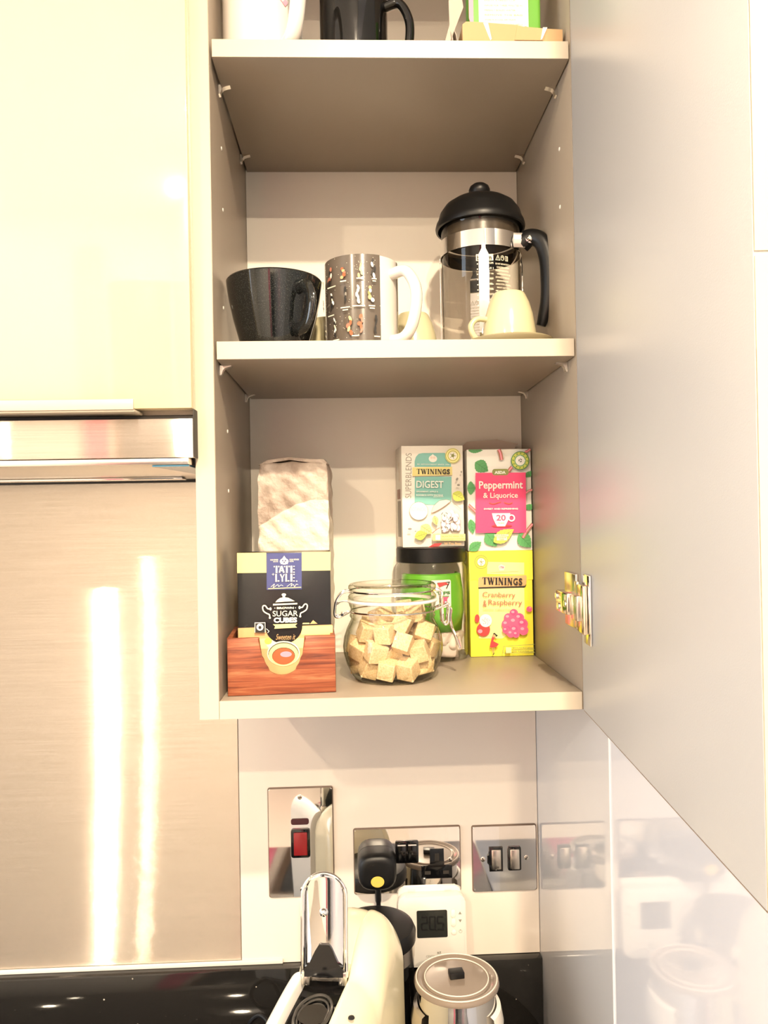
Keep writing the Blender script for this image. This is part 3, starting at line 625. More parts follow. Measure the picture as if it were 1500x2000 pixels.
# hinge side (left) and latch side (right)
bm = bmesh.new()
for dy in (-.008, .008):
    tube(spline([(-.047, dy, .0975), (-.055, dy, .0965), (-.0615, dy, .0895), (-.0640, dy, .079), (-.0640, dy, .0715), (-.0600, dy, .0695), (-.0535, dy, .0725), (-.0475, dy, .0755)], 6), .0014, 8, bm)
tube([(-.0640, -.008, .0715), (-.0640, .008, .0715)], .0014, 8, bm); tube([(-.0560, -.011, .0725), (-.0560, .011, .0725)], .0016, 8, bm)
obj('wire_hinge', bm, 'chrome', jar)
bm = bmesh.new()
for dy in (-.0085, .0085):
    tube(spline([(.0470, dy, .0978), (.0530, dy, .0968), (.0545, dy, .094), (.0550, dy, .080), (.0555, dy, .064), (.0565, dy, .0605), (.0590, dy, .0590), (.0615, dy, .0615), (.0618, dy, .066), (.0630, dy, .078), (.0615, dy, .0815), (.0575, dy, .080), (.0480, dy, .0760)], 6), .0014, 8, bm)
tube([(.0550, -.0085, .0795), (.0550, .0085, .0795)], .0014, 8, bm)
tube([(.0590, -.0085, .0590), (.0590, .0085, .0590)], .0014, 8, bm)
lt = obj('wire_latch', bm, 'chrome', jar)
bm = bmesh.new()
for dy in (-.006, .006):
    tube(spline([(.0600, dy, .0800), (.0650, dy, .0760), (.0640, dy, .066), (.0660, dy, .055), (.0710, dy, .043), (.0740, dy, .033)], 6), .0014, 8, bm)
tube([(.0740, -.006, .033), (.0740, .006, .033)], .0014, 8, bm)
obj('latch_lever', bm, 'chrome', jar)
# cubes: settle soft balls in the jar, then turn each into a rough cube
NC = 44; rs = .0112; Pc = []
rc = random.Random(11)
def rin(z):
    pr = [(0.0, .040), (.010, .046), (.022, .0505), (.036, .0520), (.048, .0505), (.058, .0470), (.066, .0437), (.2, .0437)]
    for (a, ra), (b, rb) in zip(pr, pr[1:]):
        if a <= z <= b: return ra+(rb-ra)*(z-a)/(b-a)
    return .0437
for i in range(NC):
    a = rc.uniform(0, 2*PI); r = .034*math.sqrt(rc.random()); Pc.append(Vector((r*math.cos(a), r*math.sin(a), .014+.075*i/NC)))
for it in range(300):
    for q in Pc: q.z -= .0003
    for _ in range(3):
        for i in range(NC):
            for j in range(i):
                d = Pc[i]-Pc[j]; L = d.length
                if L < 2*rs and L > 1e-9: d *= (2*rs-L)/L*.5; Pc[i] += d; Pc[j] -= d
        for q in Pc:
            if q.z < .0050+rs: q.z = .0050+rs
            R = rin(q.z)-rs*1.10; h = math.hypot(q.x, q.y)
            if h > R: q.x *= R/h; q.y *= R/h
hs = .0096; cb = bmesh.new(); bmesh.ops.create_cube(cb, size=2*hs)
bmesh.ops.bevel(cb, geom=list(cb.edges), offset=.0011, segments=2, affect='EDGES', profile=.5)
cme = mesh(cb, 'sugar_cube'); cme.materials.append(M['cube'])
for q in Pc:
    o = bpy.data.objects.new('sugar_cube', cme); S.collection.objects.link(o)
    o.location = (JX+q.x, JY+q.y, q.z+.0004); o.rotation_euler = (rc.uniform(-.5, .5), rc.uniform(-.5, .5), rc.uniform(0, PI/2))
    s = rc.uniform(.94, 1.04); o.scale = (s, s*rc.uniform(.93, 1), s)
    tag(o, 'golden brown sugar cube in the heap inside the clip-top jar', 'sugar cube', 'sugar cubes in the clip-top jar')

# ---- round tea jar with black lid
TX, TY = .2335, .2085
tj = thing('tea_jar', 'cylindrical clear jar with black lid and a green tea packet inside', 'jar', (TX, TY, .0003))
obj('glass_body', lathe([(0, .001), (.040, 0), (.0445, .002), (.0457, .006), (.0457, .110), (.0450, .1165), (.0425, .1195), (.0425, .1225)], 64), 'glass', tj, 80)
obj('lid', lathe([(.0432, .1215), (.0442, .1225), (.0442, .1385), (.0430, .1402), (0, .1402)], 64), 'black', tj)
bm = lathe([(.0375, .036), (.0405, .060), (.0400, .085), (.0372, .106), (.0340, .1075), (.0330, .104)], 40, a0=PI*.94, a1=PI*2.12)
gp = tag(obj('green_tea_packet', bm, 'foil'), 'folded bright green foil tea packet inside the black-lidded jar', 'tea packet'); gp.location = (TX, TY, .0003)
md = gp.modifiers.new('s', 'SOLIDIFY'); md.thickness = .0012
p = Print((0, 0), (100, 0), (0, 160), (100, 160))
p.poly(rrect(0, 0, 100, 160, 10), 'cardw'); p.poly([(30, 18), (70, 14), (92, 30), (70, 28), (40, 40)], 'ired'); p.line([(30, 18), (92, 14), (75, 50)], 5, 'iblack')
p.text('TIPS', 25, 66, 95, 84, 'idkgreen', .04); p.poly([(40, 98), (86, 98), (78, 110), (78, 140), (48, 140), (48, 110)], 'irasp'); p.rect(40, 92, 88, 98, 'igreen')
def cyl(u, v, h): a = 1.5*PI+.20+(u-.5)*.62; r = .0405+.0012+h; return (r*math.cos(a), r*math.sin(a), .101-v*.034)
def cylp(u, v, h): p3 = cyl(u, v, h); return p3
p.build('packet_label', gp, cylp)
rc = random.Random(3)
for i, (a, z, t) in enumerate(((-1.2, .012, .3), (-.6, .018, .9), (-2.1, .010, 0), (-.25, .010, 1.2), (-1.75, .024, -.4), (-1.0, .028, .5), (.3, .014, .2), (-2.7, .016, .1))):
    bm = box(-.021, -.0050, -.016, .021, .0050, .016, .0046, 3)
    o = tag(obj('tea_bag', bm, 'teabag'), 'pale paper tea bag at the bottom of the black-lidded jar', 'tea bag', 'tea bags in the black-lidded jar')
    o.location = (TX+.0270*math.cos(a), TY+.0270*math.sin(a), z+.0085); o.rotation_euler = (.3*math.sin(i*2), .5*t, a+PI/2)

# ---- yellow box
yb = thing('tea_box', 'bright yellow fruit tea box standing on the cabinet floor in the right corner', 'tea box', (.2812, .2000, .0003), 0, 'tea boxes')
YWd, YH = .0805, .1335
obj('carton_body', box(0, 0, 0, YWd, .054, YH, .0005), 'iyellow', yb)
obj('lid_flap', prism([(.0013, YH-.036), (.0013, YH+.0003), (YWd+.0006, YH+.0003), (YWd+.0006, YH-.037), (YWd-.006, YH-.037), (YWd-.009, YH-.041), (.012, YH-.0425), (.010, YH-.036)], -.0006, -.0001, 'y'), 'iyellow', yb)
p = Print((45, 60), (1170, 15), (100, 1885), (1200, 1850))
p.poly([(225, 640), (1030, 600), (1040, 1300), (640, 1560), (235, 1560)], 'iyellow2'); p.rect(370, 230, 1030, 440, 'iyellow2')
p.ring(265, 235, 120, 10, 'iolive'); p.ring(265, 235, 85, 8, 'iolive'); p.ell(265, 235, 68, 66, 'iwhite'); p.line([(215, 240), (310, 225)], 10, 'iolive'); p.line([(265, 180), (262, 300)], 10, 'iolive'); p.line([(228, 200), (300, 270)], 8, 'iolive')
p.poly([(570, 300), (620, 265), (690, 300), (665, 375), (590, 380)], 'ipale'); p.text('1706', 592, 300, 668, 340, 'irasp', .03)
p.line([(430, 412), (930, 385)], 5, 'itan')
p.poly([(215, 520), (250, 490), (1060, 448), (1072, 480), (1065, 600), (1030, 636), (215, 672)], 'itan')
p.poly([(215, 676), (1040, 636), (1072, 612), (1045, 655), (1020, 665), (215, 698)], 'iblack')
# lettering leans with the carton: each letter on its own baseline
p.serif('TWININGS', 290, 500, 990, 625, 'iblack', .24)
p.text('Cranberry', 288, 750, 865, 865, 'ibrown', .006); p.text('&', 295, 895, 365, 1005, 'ibrown', .006); p.text('Raspberry', 390, 880, 985, 1000, 'ibrown', .006)
p.small(300, 1035, 780, 1065, 'itan', 'Delicious. Caffeine Free')
p.ell(195, 1210, 42, 72, 'ired'); p.ell(305, 1400, 118, 118, 'ired'); p.ell(250, 1430, 40, 34, 'irasp2'); p.ell(345, 1245, 108, 112, 'iwhite')
for a in range(14): p.ell(345+62*math.cos(a*1.7)*(.4+.6*(a % 3)/2), 1245+66*math.sin(a*1.7)*(.4+.6*(a % 3)/2), 7, 7, 'igrey')
p.ell(1108, 1035, 52, 48, 'irasp'); p.ell(1120, 1010, 16, 12, 'irasp2')
for (x, y, r) in ((835, 1110, 75), (740, 1190, 80), (930, 1190, 85), (700, 1300, 80), (840, 1260, 95), (990, 1290, 90), (730, 1400, 82), (850, 1400, 90), (1000, 1400, 85), (780, 1460, 70), (870, 1470, 62), (690, 1400, 60)):
    p.ell(x, y, r, r, 'irasp'); p.ell(x-r*.15, y-r*.15, r*.72, r*.7, 'ipink' if (x//10) % 2 else 'irasp'); p.ell(x-r*.25, y-r*.32, r*.38, r*.28, 'irasp2')
p.poly([(455, 1500), (500, 1530), (470, 1590), (570, 1640), (530, 1690), (440, 1705), (412, 1690), (430, 1600)], 'ired'); p.ell(478, 1500, 22, 26, 'iskin')
p.poly([(460, 1470), (490, 1445), (530, 1480), (555, 1490), (520, 1520), (500, 1480)], 'iblack'); p.line([(462, 1700), (466, 1800)], 9, 'iskin'); p.line([(488, 1700), (480, 1800)], 9, 'iskin'); p.line([(470, 1830), (490, 1790)], 12, 'iblack')
p.line([(650, 1680), (1190, 1640)], 9, 'iolive'); p.line([(650, 1680), (640, 1800), (1195, 1780)], 9, 'iolive'); p.rect(690, 1695, 785, 1790, 'iyellow2'); p.line([(800, 1745), (1190, 1730)], 8, 'iolive')
p.small(810, 1690, 1180, 1722, 'iolive', 'MARVELLOUS FRUIT INFUSION'); p.small(810, 1752, 1180, 1775, 'iolive', '20 TEABAGS')
p.build('front_print', yb, lambda u, v, h: (u*YWd, -.0006-h, YH*(1-v)))

# ---- pink and white peppermint box
pb = thing('tea_box', 'white and pink peppermint tea box with mint leaves, stacked on the yellow box', 'tea box', (.2806, .2000, .1342), 0, 'tea boxes')
PW, PH = .0820, .1290
obj('carton_body', box(0, 0, 0, PW, .054, PH, .0007), 'iwhite', pb)
obj('raised_lid_flap', prism([(-.002, 0), (-.003, .006), (.006, .0135), (.046, .0160), (.074, .0100), (PW-.012, .006), (PW-.014, 0)], .036, .0366, 'y'), 'card', pb).location = (0, 0, PH)
p = Print((60, 150), (1200, 145), (85, 1920), (1215, 1905))
def leaf(cx, cy, L, w, a, m='igreen', m2='idkgreen'):
    c, s_ = math.cos(a), math.sin(a); pts = []
    n = 14
    for sgn in (1, -1):
        rng = range(n+1) if sgn == 1 else range(n-1, 0, -1)
        for i in rng:
            t = i/n; hw = w*math.sin(PI*t**.8)*(1+.10*(i % 2)); pts.append((cx+(t-.5)*L*c-sgn*hw*s_, cy+(t-.5)*L*s_+sgn*hw*c))
    p.poly(pts, m); p.line([(cx-.45*L*c, cy-.45*L*s_), (cx+.45*L*c, cy+.45*L*s_)], 7, m2)
    for t in (-.2, 0, .2):
        bx, by = cx+t*L*c, cy+t*L*s_
        for sg in (1, -1): p.line([(bx, by), (bx+.16*L*c-sg*w*.6*s_, by+.16*L*s_+sg*w*.6*c)], 4, m2)
leaf(220, 165, 260, 45, 0); leaf(325, 450, 280, 110, .6); leaf(140, 820, 150, 110, 0); leaf(1160, 590, 100, 110, 1.2)
leaf(1165, 1160, 110, 120, 1.5); leaf(140, 1490, 260, 65, 1.4); leaf(200, 1830, 260, 80, -.6); leaf(480, 1720, 300, 110, .9); leaf(1070, 1740, 320, 115, .8)
def stick(pts, w=40): p.curve(pts, w, 'ibrown'); p.curve(pts, w*.35, 'irasp2')
stick([(620, 155), (650, 230), (670, 340)], 70); stick([(1180, 160), (1110, 200), (1085, 190)], 45); stick([(850, 460), (800, 520), (760, 560)], 60); stick([(75, 1110), (140, 1170), (215, 1240)], 55)
stick([(1205, 860), (1140, 880), (1090, 920)], 40); stick([(1205, 1450), (1110, 1560), (1030, 1690)], 55)
p.rect(205, 560, 1092, 1600, 'ipink')
p.poly(rrect(500, 495, 790, 605, 45), 'iolive'); p.text('ASDA', 540, 530, 738, 582, 'iwhite', .05)
p.ell(995, 355, 162, 162, 'idkgreen'); p.ring(995, 355, 148, 46, 'ilime'); p.ell(995, 355, 98, 98, 'iwhite'); p.ring(995, 355, 96, 12, 'igreen'); p.poly([(905, 355), (995, 262), (1088, 355), (995, 435)], 'iwhite')
for k in range(12): a = k*PI/6; p.line([(995+112*math.cos(a), 355+112*math.sin(a)), (995+140*math.cos(a+.1), 355+140*math.sin(a+.1))], 12, 'idkgreen')
for k in range(3):
    a = k*2*PI/3-PI/2; p.line([(995+28*math.cos(a), 352+28*math.sin(a)), (995+28*math.cos(a+1.3), 352+28*math.sin(a+1.3))], 12, 'iblack')
p.text('Peppermint', 262, 705, 1035, 878, 'iwhite', .022); p.text('& Liquorice', 335, 905, 945, 1025, 'iwhite', .014)
p.curve([(440, 1075), (500, 1100), (560, 1090), (600, 1075), (650, 1070)], 12, 'iorange'); p.curve([(700, 1070), (740, 1090), (800, 1100), (850, 1078)], 12, 'iorange')
p.text('SWEET AND REFRESHING', 345, 1172, 945, 1200, 'iwhite', .03)
p.ell(660, 1482, 180, 20, 'ired'); p.poly([(485, 1262), (808, 1262), (795, 1340), (740, 1440), (715, 1488), (575, 1488), (540, 1430), (505, 1350)], 'iwhite'); p.ring(830, 1345, 62, 24, 'iwhite'); p.text('20', 562, 1288, 728, 1392, 'irasp', .03); p.small(590, 1420, 700, 1445, 'igreen', 'TEA BAGS')
leaf(690, 1650, 420, 105, -.55, 'ilime', 'iolive'); p.rect(525, 1625, 770, 1660, 'icream'); p.rect(565, 1665, 745, 1730, 'icream'); p.small(535, 1630, 760, 1654, 'iolive', 'NATURALLY'); p.small(580, 1670, 730, 1692, 'iolive', 'CAFFEINE'); p.small(610, 1700, 690, 1724, 'iolive', 'FREE')
p.build('front_print', pb, lambda u, v, h: (min(max(u, 0), 1)*PW, -h, PH*(1-min(max(v, 0), 1))))

# ---- pale green and white digest box on the tea jar
db = thing('tea_box', 'white and teal herbal tea box standing on the black jar lid', 'tea box', (.1972, .1955, .1409), math.radians(6.5), 'tea boxes')
DW, DH = .0785, .1275
db.location = (.1968, .1900, .1409); db.rotation_euler = (0, 0, math.radians(4))
obj('carton_body', box(0, 0, 0, DW, .056, DH, .0009), 'cardw', db)
p = Print((0, 0), (100, 0), (0, 200), (100, 200))
for i in range(5): p.rect(22+12*i, 84, 28+12*i, 104, 'ibrown')
p.rect(30, 108, 80, 180, 'igrey'); p.small(60, 30, 68, 70, 'itan', 'INFUSION')
p.build('side_print', db, lambda u, v, h: (-h, .056*(1-u), DH*(1-v)))
p = Print((95, 95), (1200, 70), (150, 1915), (1240, 1895))
p.text('SUPERBLENDS', 180, 225, 285, 1030, 'igrey', -.004, 90)
p.poly([(340, 470), (338, 370), (360, 290), (410, 235), (480, 220), (870, 212), (990, 300), (990, 460)], 'iteal'); p.ell(665, 320, 75, 62, 'iwhite'); p.ell(640, 300, 24, 24, 'ipale'); p.ell(690, 300, 24, 24, 'ipale'); p.poly([(635, 262), (660, 235), (690, 262)], 'iwhite'); p.small(390, 412, 960, 432, 'iwhite', 'BY APPOINTMENT SINCE 1706')
p.rect(345, 640, 1000, 1095, 'iteal'); p.poly([(345, 1090), (1000, 1030), (820, 1110), (700, 1150), (345, 1140)], 'iteal')
p.poly([(300, 480), (1010, 460), (1015, 612), (300, 636)], 'igold'); p.line([(300, 648), (1010, 622)], 10, 'igrey'); p.serif('TWININGS', 380, 505, 965, 600, 'iblack', .2)
p.ell(1015, 265, 138, 138, 'iyellow2'); p.ring(1015, 265, 130, 8, 'iolive'); p.ring(1015, 265, 92, 8, 'iolive'); p.ell(1015, 265, 70, 70, 'iwhite'); p.ell(1015, 262, 28, 30, 'iolive')
for k in range(5): p.line([(1015, 265), (1015+60*math.cos(k*1.257), 265+60*math.sin(k*1.257))], 9, 'iolive')
p.text('DIGEST', 368, 720, 850, 848, 'iwhite', .012); p.small(370, 900, 755, 932, 'iwhite', 'SPEARMINT, APPLE &'); p.small(370, 962, 840, 992, 'iwhite', 'ROOIBOS WITH BAOBAB'); p.line([(670, 1008), (850, 1004)], 6, 'iwhite')
p.ell(415, 1260, 162, 162, 'iwhite'); p.ring(415, 1260, 164, 6, 'igrey'); p.text('BOTANICAL', 280, 1195, 545, 1265, 'ipale', 0)
p.poly([(640, 1290), (680, 1170), (780, 1080), (900, 1060), (980, 1080), (860, 1180), (700, 1270)], 'ipale'); p.curve([(630, 1310), (680, 1165), (790, 1070), (940, 1060), (1050, 1130), (1170, 1230)], 6, 'igrey'); p.curve([(640, 1300), (780, 1230), (900, 1150), (980, 1080)], 6, 'ibrown')
rc = random.Random(5)
for k in range(22):
    x, y = rc.uniform(850, 1120), rc.uniform(1290, 1600); p.ell(x, y, 46, 56, 'ililac', 14, rc.uniform(0, 1)); p.ell(x-4, y-5, 40, 48, 'iwhite', 14)
for k in range(12):
    x, y = rc.uniform(830, 1150), rc.uniform(1270, 1620); p.line([(x, y), (x+rc.uniform(-40, 40), y+rc.uniform(10, 40))], 9, 'iblack')
leaf(1110, 1000, 240, 90, .5, 'ilime', 'iolive'); leaf(545, 1590, 240, 90, .6, 'igold', 'iolive'); leaf(450, 1690, 230, 80, -.3, 'ilime', 'iolive'); leaf(700, 1430, 180, 50, 1.3, 'igold', 'iolive')
p.curve([(640, 1660), (720, 1590), (775, 1560)], 12, 'ibrown'); p.ell(1075, 690, 20, 30, 'igrey', 12, .5); p.ell(1100, 795, 26, 18, 'igrey'); p.ell(250, 1580, 34, 18, 'igrey'); p.ell(350, 1620, 14, 10, 'igrey'); p.ell(1150, 560, 14, 20, 'igrey')
p.rect(650, 1670, 1225, 1790, 'igold'); p.rect(700, 1685, 785, 1775, 'iwhite'); p.rect(800, 1685, 1200, 1740, 'iyellow2'); p.small(810, 1695, 1190, 1730, 'iolive', 'BALANCING HERBAL TEA'); p.line([(800, 1765), (1215, 1758)], 6, 'iolive')
p.poly([(570, 1905), (680, 1840), (820, 1830), (760, 1890)], 'ired'); p.small(850, 1820, 1150, 1870, 'itan', '20 Tea Bags')
p.build('front_print', db, lambda u, v, h: (min(max(u, 0), 1)*DW, -h, DH*(1-min(max(v, 0), 1))))

# ============================================================ MIDDLE SHELF (top at ZS)
ZS = Z2+T+.0003
def cup_handle(cx, cy, r, ang, z0, z1, out, rad, flat=None, bm=None):
    """ear handle: leaves the wall at angle ang between heights z0 and z1"""
    d = Vector((math.cos(ang), math.sin(ang), 0)); c = Vector((cx, cy, 0)); h = z1-z0
    P = [c+d*(r-.003)+Vector((0, 0, z1)), c+d*(r+out*.55)+Vector((0, 0, z1+h*.02)), c+d*(r+out*.95)+Vector((0, 0, z1-h*.22)), c+d*(r+out)+Vector((0, 0, z1-h*.5)), c+d*(r+out*.8)+Vector((0, 0, z0+h*.18)), c+d*(r+out*.45)+Vector((0, 0, z0+h*.02)), c+d*(r-.003)+Vector((0, 0, z0))]
    return tube(spline(P, 8), rad, 14, bm, flat=flat)
sc_ = thing('speckled_cup', 'wide dark speckled coffee cup tapering to the base, at left of middle shelf', 'cup', (.0545, .066, ZS))
obj('cup_body', lathe([(0, .0), (.0325, 0), (.0345, .0015), (.0385, .014), (.0440, .034), (.0488, .056), (.0512, .073), (.0516, .0770), (.0505, .0785), (.0492, .0770), (.0462, .055), (.0415, .034), (.036, .014), (.031, .004), (0, .0035)], 72), 'speck', sc_)
obj('handle', cup_handle(0, 0, .0445, -.93, .018, .060, .026, .0048, (1.5, .9)), 'speck', sc_)

mg = thing('printed_mug', 'straight grey mug with rows of small printed motifs and a white handle', 'mug', (.1490, .0705, ZS))
MR, MH = .0396, .0975
obj('mug_body', lathe([(0, 0), (.036, 0), (.0385, .0012), (MR, .004), (MR, MH-.001), (MR-.0015, MH), (MR-.003, MH-.001), (MR-.0035, .006), (0, .005)], 96), 'wcer', mg)
A0, A1 = -PI/2-2.35, -PI/2+.50
bm = lathe([(MR+.0002, .0045), (MR+.0003, MH-.0006)], 60, a0=A0, a1=A1); obj('grey_wrap', bm, 'imug', mg)
bm = lathe([(MR+.0002, .0045), (MR+.0003, MH-.0006)], 16, a0=-PI/2+1.24, a1=-PI/2+2.1); obj('grey_wrap', bm, 'imug', mg)
obj('handle', cup_handle(0, 0, MR, -.60, .010, .080, .029, .0060, (1.0, 1.15)), 'wcer', mg)
# drawn in crop units 1500x1500 over 620..800, 490..670; u is angle
p = Print((0, 0), (1500, 0), (0, 1500), (1500, 1500))
rc = random.Random(9)
for _ in range(110): x, y = rc.uniform(150, 1040), rc.uniform(70, 1430); p.ell(x, y, 5, 5, 'icream', 6)
def motif(cx, cy, w, h, cols, k):
    """plain abstract daub: a few overlapping blobs of colour"""
    rr_ = random.Random(k)
    for i in range(5):
        p.ell(cx+rr_.uniform(-w*.22, w*.22), cy+h*(-.4+.2*i)+rr_.uniform(-6, 6), w*rr_.uniform(.10, .24), h*rr_.uniform(.13, .19), cols[i % len(cols)], 10, rr_.uniform(-.35, .35))
for k, (x, y, w, h, cols) in enumerate(((265, 350, 110, 270, ('ibrown', 'iblack', 'ipale')), (480, 350, 110, 180, ('iorange', 'itan', 'ibrown')), (735, 310, 110, 280, ('igold', 'itan', 'igold')), (930, 300, 90, 300, ('iblack', 'iwhite', 'iblack')),
        (300, 760, 80, 220, ('iwhite', 'iblack', 'icream')), (500, 710, 80, 240, ('iblack', 'iblack', 'igrey')), (690, 720, 100, 290, ('iwhite', 'icream', 'iwhite')), (885, 720, 120, 250, ('itan', 'iwhite', 'iolive')),
        (350, 1230, 90, 320, ('iwhite', 'iblack', 'icream')), (580, 1230, 170, 280, ('igold', 'iorange', 'ibrown')), (730, 1200, 150, 280, ('iorange', 'ibrown', 'iorange')), (955, 1220, 80, 300, ('iblack', 'iblack', 'iblack')), (200, 1330, 50, 220, ('icream', 'igrey')), (165, 440, 30, 120, ('igold',)), (170, 800, 30, 200, ('icream', 'igrey')))):
    motif(x, y, w, h, cols, k)
for (x0, x1, y) in ((240, 370, 545), (440, 530, 493), (680, 785, 468), (900, 970, 470), (910, 960, 508), (245, 340, 1015), (440, 580, 925), (470, 550, 968), (615, 795, 915), (850, 940, 915), (865, 935, 955), (320, 410, 1435), (600, 705, 1400), (920, 1005, 1410)):
    p.rect(x0, y-9, x1, y+9, 'icream')
def mugmap(u, v, h):
    xx = (u*1500/1500*180+620-707.5)/72.0*1.0
    a = math.asin(max(-.995, min(.995, xx))); a = -PI/2+a-.05
    return ((MR+.0004+h*.3)*math.cos(a), (MR+.0004+h*.3)*math.sin(a), MH*(1-(v*1500-60)/1470*.965)-.001)
p.build('printed_motifs', mg, mugmap)

def esp(root, up=0.0):
    obj('cup_body', lathe([(.0285, 0), (.0296, .0012), (.0298, .004), (.0285, .018), (.0262, .034), (.0225, .047), (.0195, .0535), (.0180, .0570), (.0165, .0585), (.0150, .0570), (0, .0565)], 64), 'creamcer', root)
def esp_handle(root, ang):
    obj('handle', cup_handle(0, 0, .0275, ang, .006, .029, .0165, .0032, (1, 1.25)), 'creamcer', root)
ec = thing('espresso_cup', 'cream espresso cup upside down on a saucer in front of the coffee press', 'cup', (.3113, .070, ZS+.0068)); esp(ec); esp_handle(ec, PI+.15)
sau = tag(obj('saucer', lathe([(0, 0), (.0195, 0), (.0215, .0006), (.0300, .0035), (.0400, .0080), (.0462, .0112), (.0468, .0122), (.0455, .0125), (.0395, .0100), (.0290, .0062), (0, .0062)], 72), 'creamcer'), 'cream saucer under the upturned espresso cup in front of the press', 'saucer')
sau.location = (.3113, .070, ZS)
ec2 = thing('espresso_cup', 'cream espresso cup upside down, half hidden behind the printed mug handle', 'cup', (.2100, .1290, ZS)); esp(ec2); esp_handle(ec2, PI*.7)
ec3 = thing('espresso_cup', 'cream espresso cup upside down between the speckled cup and the printed mug', 'cup', (.1080, .1500, ZS)); esp(ec3); esp_handle(ec3, PI*.55)

# ---- coffee press
fp = thing('coffee_press', 'glass coffee press with domed black lid, chrome frame and black handle', 'coffee press', (.2945, .150, ZS))
GR = .0468
obj('glass_beaker', lathe([(0, .006), (.034, .005), (.042, .008), (GR, .016), (GR, .158), (GR+.0015, .166), (GR+.002, .170)], 72), 'pressglass', fp, 80)
obj('lid', lathe([(.0508, .1645), (.0532, .1650), (.0538, .1680), (.0525, .1730), (.0505, .1765), (.0480, .1850), (.0420, .1935), (.0330, .1995), (.0220, .2035), (.0115, .2050), (0, .2050)], 72), 'black', fp)
lk = obj('lid_knob', lathe([(.0100, .2035), (.0108, .2070), (.0125, .2105), (.0128, .2140), (.0112, .2180), (.0075, .2208), (0, .2218)], 40), 'black', fp)
obj('inner_skirt', lathe([(.0440, .164), (.0440, .150), (.0415, .149), (.0415, .164)], 56), mat('smoky_skirt', (.06, .045, .03), .25), fp)
obj('plunger_rod', tube([(0, 0, .016), (0, 0, .203)], .0019, 10), 'chrome', fp)
bm = lathe([(0, .014), (.030, .014), (.0440, .0118), (.0440, .0165), (.030, .0180), (0, .0185)], 56)
pf = obj('plunger_filter', bm, 'satin', fp)
bm = bmesh.new(); tube([((.0425+.0012*math.cos(k*2.2))*math.cos(2*PI*k/180), (.0425+.0012*math.cos(k*2.2))*math.sin(2*PI*k/180), .0115+.0014*math.sin(k*2.2)) for k in range(180)], .0007, 5, bm, True)
obj('filter_spring', bm, 'black', pf)
obj('metal_band', lathe([(GR+.0012, .1315), (GR+.0020, .1312), (GR+.0020, .1500), (GR+.0012, .1503), (GR+.0012, .1315)], 72), 'chrome', fp)
for k, a in enumerate((-PI/2-.10, PI-.12, -.02, PI/2)):
    d = Vector((math.cos(a), math.sin(a), 0)); t_ = Vector((-math.sin(a), math.cos(a), 0)); bm = bmesh.new(); w = .0058; R = GR+.0016
    secs = [(.1325, .0022), (.1270, .0024), (.1200, w), (.060, w), (.012, w), (.004, w)]
    pr = None
    for z, ww in secs:
        vs = [bm.verts.new(d*(R+dd)+t_*s*ww+Vector((0, 0, z))) for s, dd in ((-1, 0), (1, 0), (1, .0009), (-1, .0009))]
        if pr:
            for q in range(4): bm.faces.new((pr[q], pr[(q+1) % 4], vs[(q+1) % 4], vs[q]))
        pr = vs
    obj('frame_strap', bm, 'chrome', fp)
obj('frame_base', lathe([(.034, .0040), (GR+.002, .0040), (GR+.0027, .0045), (GR+.0027, .0090), (GR+.0015, .0090), (GR+.0015, .0055), (.034, .0050), (.034, .0040)], 64), 'chrome', fp)
bm = bmesh.new()
for k in range(4):
    a = PI/4+k*PI/2; sphere(((GR-.004)*math.cos(a), (GR-.004)*math.sin(a), .0030), .0030, bm, 1, 8)
obj('rubber_foot', bm, 'black', fp)
# handle: leaves the band front-right, arches out and down
ha_ = -.55; dx, dy = math.cos(ha_), math.sin(ha_)
def hp(r, z): return (r*dx, r*dy, z)
hpts = spline([hp(.0520, .1400), hp(.0600, .1440), hp(.0690, .1430), hp(.0770, .1350), hp(.0820, .1180), hp(.0835, .0950), hp(.0815, .0700), hp(.0765, .0500), hp(.0730, .0400)], 8)
n_h = len(hpts)
hd_ = obj('handle', tube(hpts, [.0118-.0020*min(1, i/14)-.0045*max(0, (i-.62*n_h)/(.38*n_h)) for i in range(n_h)], 16, flat=(1.0, .85)), 'black', fp)
obj('handle_clamp', (lambda b: (tube([(GR*math.cos(ha_-.28)*1.04, GR*math.sin(ha_-.28)*1.04, .1408), (.058*math.cos(ha_-.10), .058*math.sin(ha_-.10), .1408)], .0085, 4, b, flat=(1, .18)), b)[-1])(bmesh.new()), 'chrome', fp)
bm = lathe([(0, .004), (.0030, .0036), (.0042, .0016), (.0058, .0012), (.0058, 0)], 20)
bmesh.ops.rotate(bm, verts=bm.verts, matrix=Matrix.Rotation(PI/2, 3, 'X')); bmesh.ops.translate(bm, verts=bm.verts, vec=(.0520, -.0375, .1420))
obj('clamp_bolt', bm, 'chrome', fp)
p = Print((0, 0), (1000, 0), (0, 1400), (1000, 1400))   # beaker print, drawn in 1000x1400 units
p.rect(0, 0, 400, 120, 'icream'); p.text('bodum', 20, 20, 360, 110, 'iblack', .03); p.text('®', 372, 10, 396, 34, 'iblack', 0)
p.line([(460, 105), (515, 15), (570, 105), (460, 105)], 9, 'icream'); p.text('!', 508, 45, 520, 92, 'icream', .03)
p.ring(635, 62, 48, 9, 'icream'); p.line([(610, 62), (635, 36), (660, 62), (660, 85)], 9, 'icream')
p.rect(710, 18, 790, 108, 'icream'); p.rect(718, 26, 750, 100, 'imug'); p.text('i', 762, 34, 778, 98, 'imug', .05)
